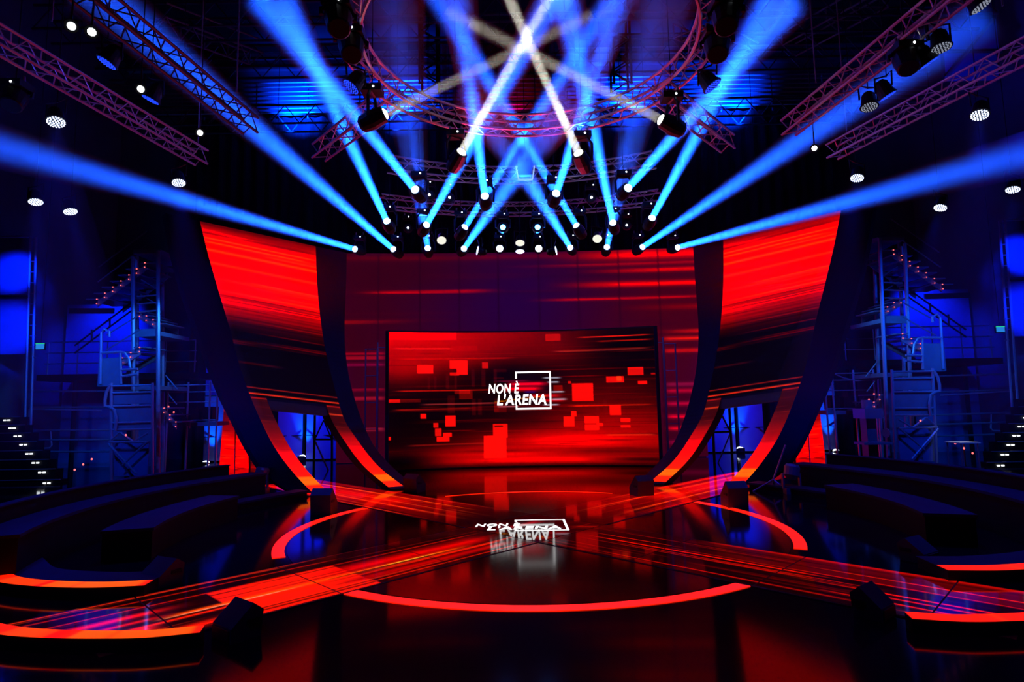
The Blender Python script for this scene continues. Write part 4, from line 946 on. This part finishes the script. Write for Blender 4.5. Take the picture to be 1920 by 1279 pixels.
    t = thing('wall_panel', 'large flat panel glowing blue behind the %s stair tower' % sd_, 'panel', Q(205, 700, 21.0)); a, b = PY(128, 572, 21.0), PY(300, 700, 21.0); obj('board', MB().box(S(((a.x+b.x)/2, 21.0, a.z/2)), (b.x-a.x, 0.06, a.z)), M_PANEL, t)
    c = Q(75, 650, 17.5); t = thing('exit_sign', 'small glowing blue-green exit sign on the wall, far %s' % sd_, 'sign', c)
    obj('case', MB().box(c+Vector((0,0.03,0)), (0.28, 0.05, 0.2)), M_LAMP, t)
    obj('face', MB().box(c, (0.24, 0.02, 0.15)), glow('exit_face_'+sd_, (0.02,0.25,0.8), 0.9), t)
    obj('edge_light', MB().box(c+Vector((0,-0.005,0.085)), (0.26, 0.02, 0.02)), glow('exit_edge_'+sd_, (0.02,0.8,0.25), 0.9), t)
    obj('hanger', MB().cyl(c+Vector((0,0.03,0.08)), (c.x, c.y+0.03, 16.62), 0.008, n=4), M_LAMP, t)
    # ---- audience stairs with paired step lights
    M_ = M_DARK; base = [(88,906),(79,886),(67,868),(55,851),(44,834),(33,818),(23,803),(13,788)]
    t = thing('audience_stairs', 'black audience stairs with paired white step lights, far %s' % sd_, 'staircase', Q(60, 905, 16.6))
    for k, (px, py) in enumerate(base):
        yk = 16.5+0.12*k; c = PY(px, py, yk)
        x1 = c.x+0.35; x0 = -15.9
        obj('step', MB().box(S(((x0+x1)/2, yk+0.16, (c.z+0.08)/2)), (x1-x0, 0.30, c.z+0.08)), M_RISER, t)
        obj('nosing', MB().box(S(((x0+x1)/2, yk, c.z+0.09)), (x1-x0, 0.04, 0.02)), M_STEEL, t)
        for dx in (-0.06, 0.06): obj('step_light', MB().box(S((c.x+dx, yk-0.01, c.z)), (0.075, 0.02, 0.03)), M_DOT, t)
    spot('stairs_blue', S((-12.0, 13.0, 6.0)), S((-12.2, 17.3, 2.6)), 650, (0.0,0.10,1.0), 52, 1.0)
    spot('stairs_side', S((-8.0, 16.0, 5.5)), S((-11.0, 17.3, 3.5)), 500, (0.02,0.2,1.0), 50, 1.0)
    spot('bench_blue', S((-5.0, 9.5, 6.4)), S((-6.6, 9.8, 0.5)), 500, BL, 80, 1.0)
    spot('tower_blue', S((-8.5, 12.0, 1.0)), S((-6.3, 14.2, 2.2)), 120, BL, 70, 1.0)  # added spot that brings the tower flanks up to blue
for x in (-1, 1): spot('front_blue', (x*3.6, 2.4, 5.2), (x*3.4, 5.9, 0.2), 120, BL, 50, 1.0)  # added spots that turn the monitor faces blue
# ---- single pieces only on one side
t = thing('work_table', 'small pale work table beside the right stair tower', 'table', (-PY(95,880,16.2).x, 16.2, 0))
a, b = PY(1785, 830, 16.2), PY(1823, 831, 16.2)
obj('table_top', MB().box(((a.x+b.x)/2, 16.2, a.z), (b.x-a.x, 0.6, 0.03)), mat('table_white', (0.8,0.8,0.75), 0.4), t)
for x in (a.x+0.05, b.x-0.05):
    for y in (15.95, 16.45): obj('leg', MB().cyl((x, y, a.z-0.01), (x, y, 0), 0.02), M_STEEL, t)
spot('table_spot', (a.x+0.3, 16.0, a.z+2.2), (a.x+0.3, 16.2, a.z), 60, (0.9,1.0,0.8), 40, 0.8)  # spot aimed down at the table top
t = thing('drill_press', 'tall blue-lit workshop machine with crank wheel behind the right benches', 'machine', PZ(1625, 862, 0.0))
c = PY(1627, 800, 17.0); x = c.x
g0 = PY(1627, 862, 17.0).z
obj('machine_base', MB().box((x, 17.0, g0/2), (0.55, 0.5, g0)), M_STEEL, t); obj('column', MB().box((x+0.08, 17.1, (g0+PY(1627,780,17).z)/2), (0.28, 0.3, PY(1627,780,17).z-g0)), M_STEEL, t)
obj('machine_head', MB().box((x, 16.95, PY(1627,775,17).z), (0.5, 0.6, 0.28)), M_TUBE, t); obj('motor', MB().cyl((x+0.02, 17.0, PY(1627,772,17).z+0.1), (x+0.02, 17.0, PY(1627,758,17).z+0.12), 0.13, n=14), M_TUBE, t)
obj('work_table', MB().box((x, 16.8, PY(1627,830,17).z), (0.8, 0.5, 0.06)), M_TUBE, t)
wz = PY(1650, 811, 17.0); obj('crank_wheel', MB().lathe((wz.x-0.02, 16.7, wz.z), (1,0.2,0), [(0,0.13),(0.03,0.13)], 16), M_TUBE, t)
# fixed camera stand and spare fixture by the right tower foot
t = thing('light_stand', 'slim blue-lit folding stand beside the foot of the right tower', 'stand', PZ(1445, 925, 0))
c = PZ(1447, 922, 0); top = c+Vector((0.35, 0, 0.95))
for dx, dy in ((-0.35,0.1),(0.25,-0.25),(0.2,0.35)): obj('leg', MB().cyl(c+Vector((0.05,0,0.25)), (c.x+dx, c.y+dy, 0), 0.018, n=6), M_TUBE, t)
obj('mast', MB().cyl(c+Vector((0.05,0,0.25)), top, 0.02, n=6), M_TUBE, t)
for px, py, lab in ((1485,925,'blue-lit floor spotlight standing at the end of the right audience bench'),(487,925,'blue-lit floor spotlight standing at the end of the left audience bench')):
    c = PZ(px, py, 0); t = thing('floor_spotlight', lab, 'stage light', c)
    obj('base', MB().box(c+Vector((0,0,0.06)), (0.34,0.28,0.12)), M_STEEL, t); obj('head', MB().lathe(c+Vector((0,0,0.28)), (0.2,0.1,1), [(0,0.08),(0.08,0.15),(0.25,0.15),(0.3,0.12)], 14), M_STEEL, t)
    for s_ in (-1, 1): obj('yoke_arm', MB().box(c+Vector((s_*0.17,0,0.25)), (0.03,0.08,0.3)), M_STEEL, t)
# loose cable on the right backstage
o = obj('cable', MB().tube([PY(x, y, 18.5) for x, y in ((1546,700),(1562,700),(1580,708),(1605,714),(1635,712),(1652,706))], 0.02, 6), M_TUBE, None, PY(1600,712,18.5)); tag(o, 'slack blue-lit cable strung between the right stair tower and LED tower', 'cable')

# blue-lit wall panels high on the right
t = thing('wall_cladding', 'blue-lit flat wall cladding with a diagonal brace at upper right', 'panel', PY(1820, 150, 17.0))
for y0, y1 in ((38,94),(101,150)):
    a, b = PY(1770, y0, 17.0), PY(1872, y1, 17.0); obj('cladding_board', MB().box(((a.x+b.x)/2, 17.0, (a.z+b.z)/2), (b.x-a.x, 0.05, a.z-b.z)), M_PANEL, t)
for px in (1770, 1872): rod('post', PY(px, 155, 17.05), Vector((PY(px, 30, 17.05).x, 17.05, 16.62)), 0.05, M_GIRD, t)
rod('crossbar', PY(1765, 97, 17.0), PY(1878, 97, 17.0), 0.07, M_GIRD, t); rod('brace', PY(1862, 36, 16.9), PY(1775, 145, 16.9), 0.06, M_STEEL, t)
spot('cladding_blue', PY(1800, 200, 15.2), PY(1820, 95, 17.0), 260, BL, 90, 1.0)
# screens and diodes are found by the rays themselves; only the lamps are sampled directly
for m in bpy.data.materials:
    if m.use_nodes and any(n.type == 'BSDF_PRINCIPLED' and (n.inputs['Emission Strength'].default_value > 0) for n in m.node_tree.nodes):
        m.cycles.emission_sampling = 'NONE'
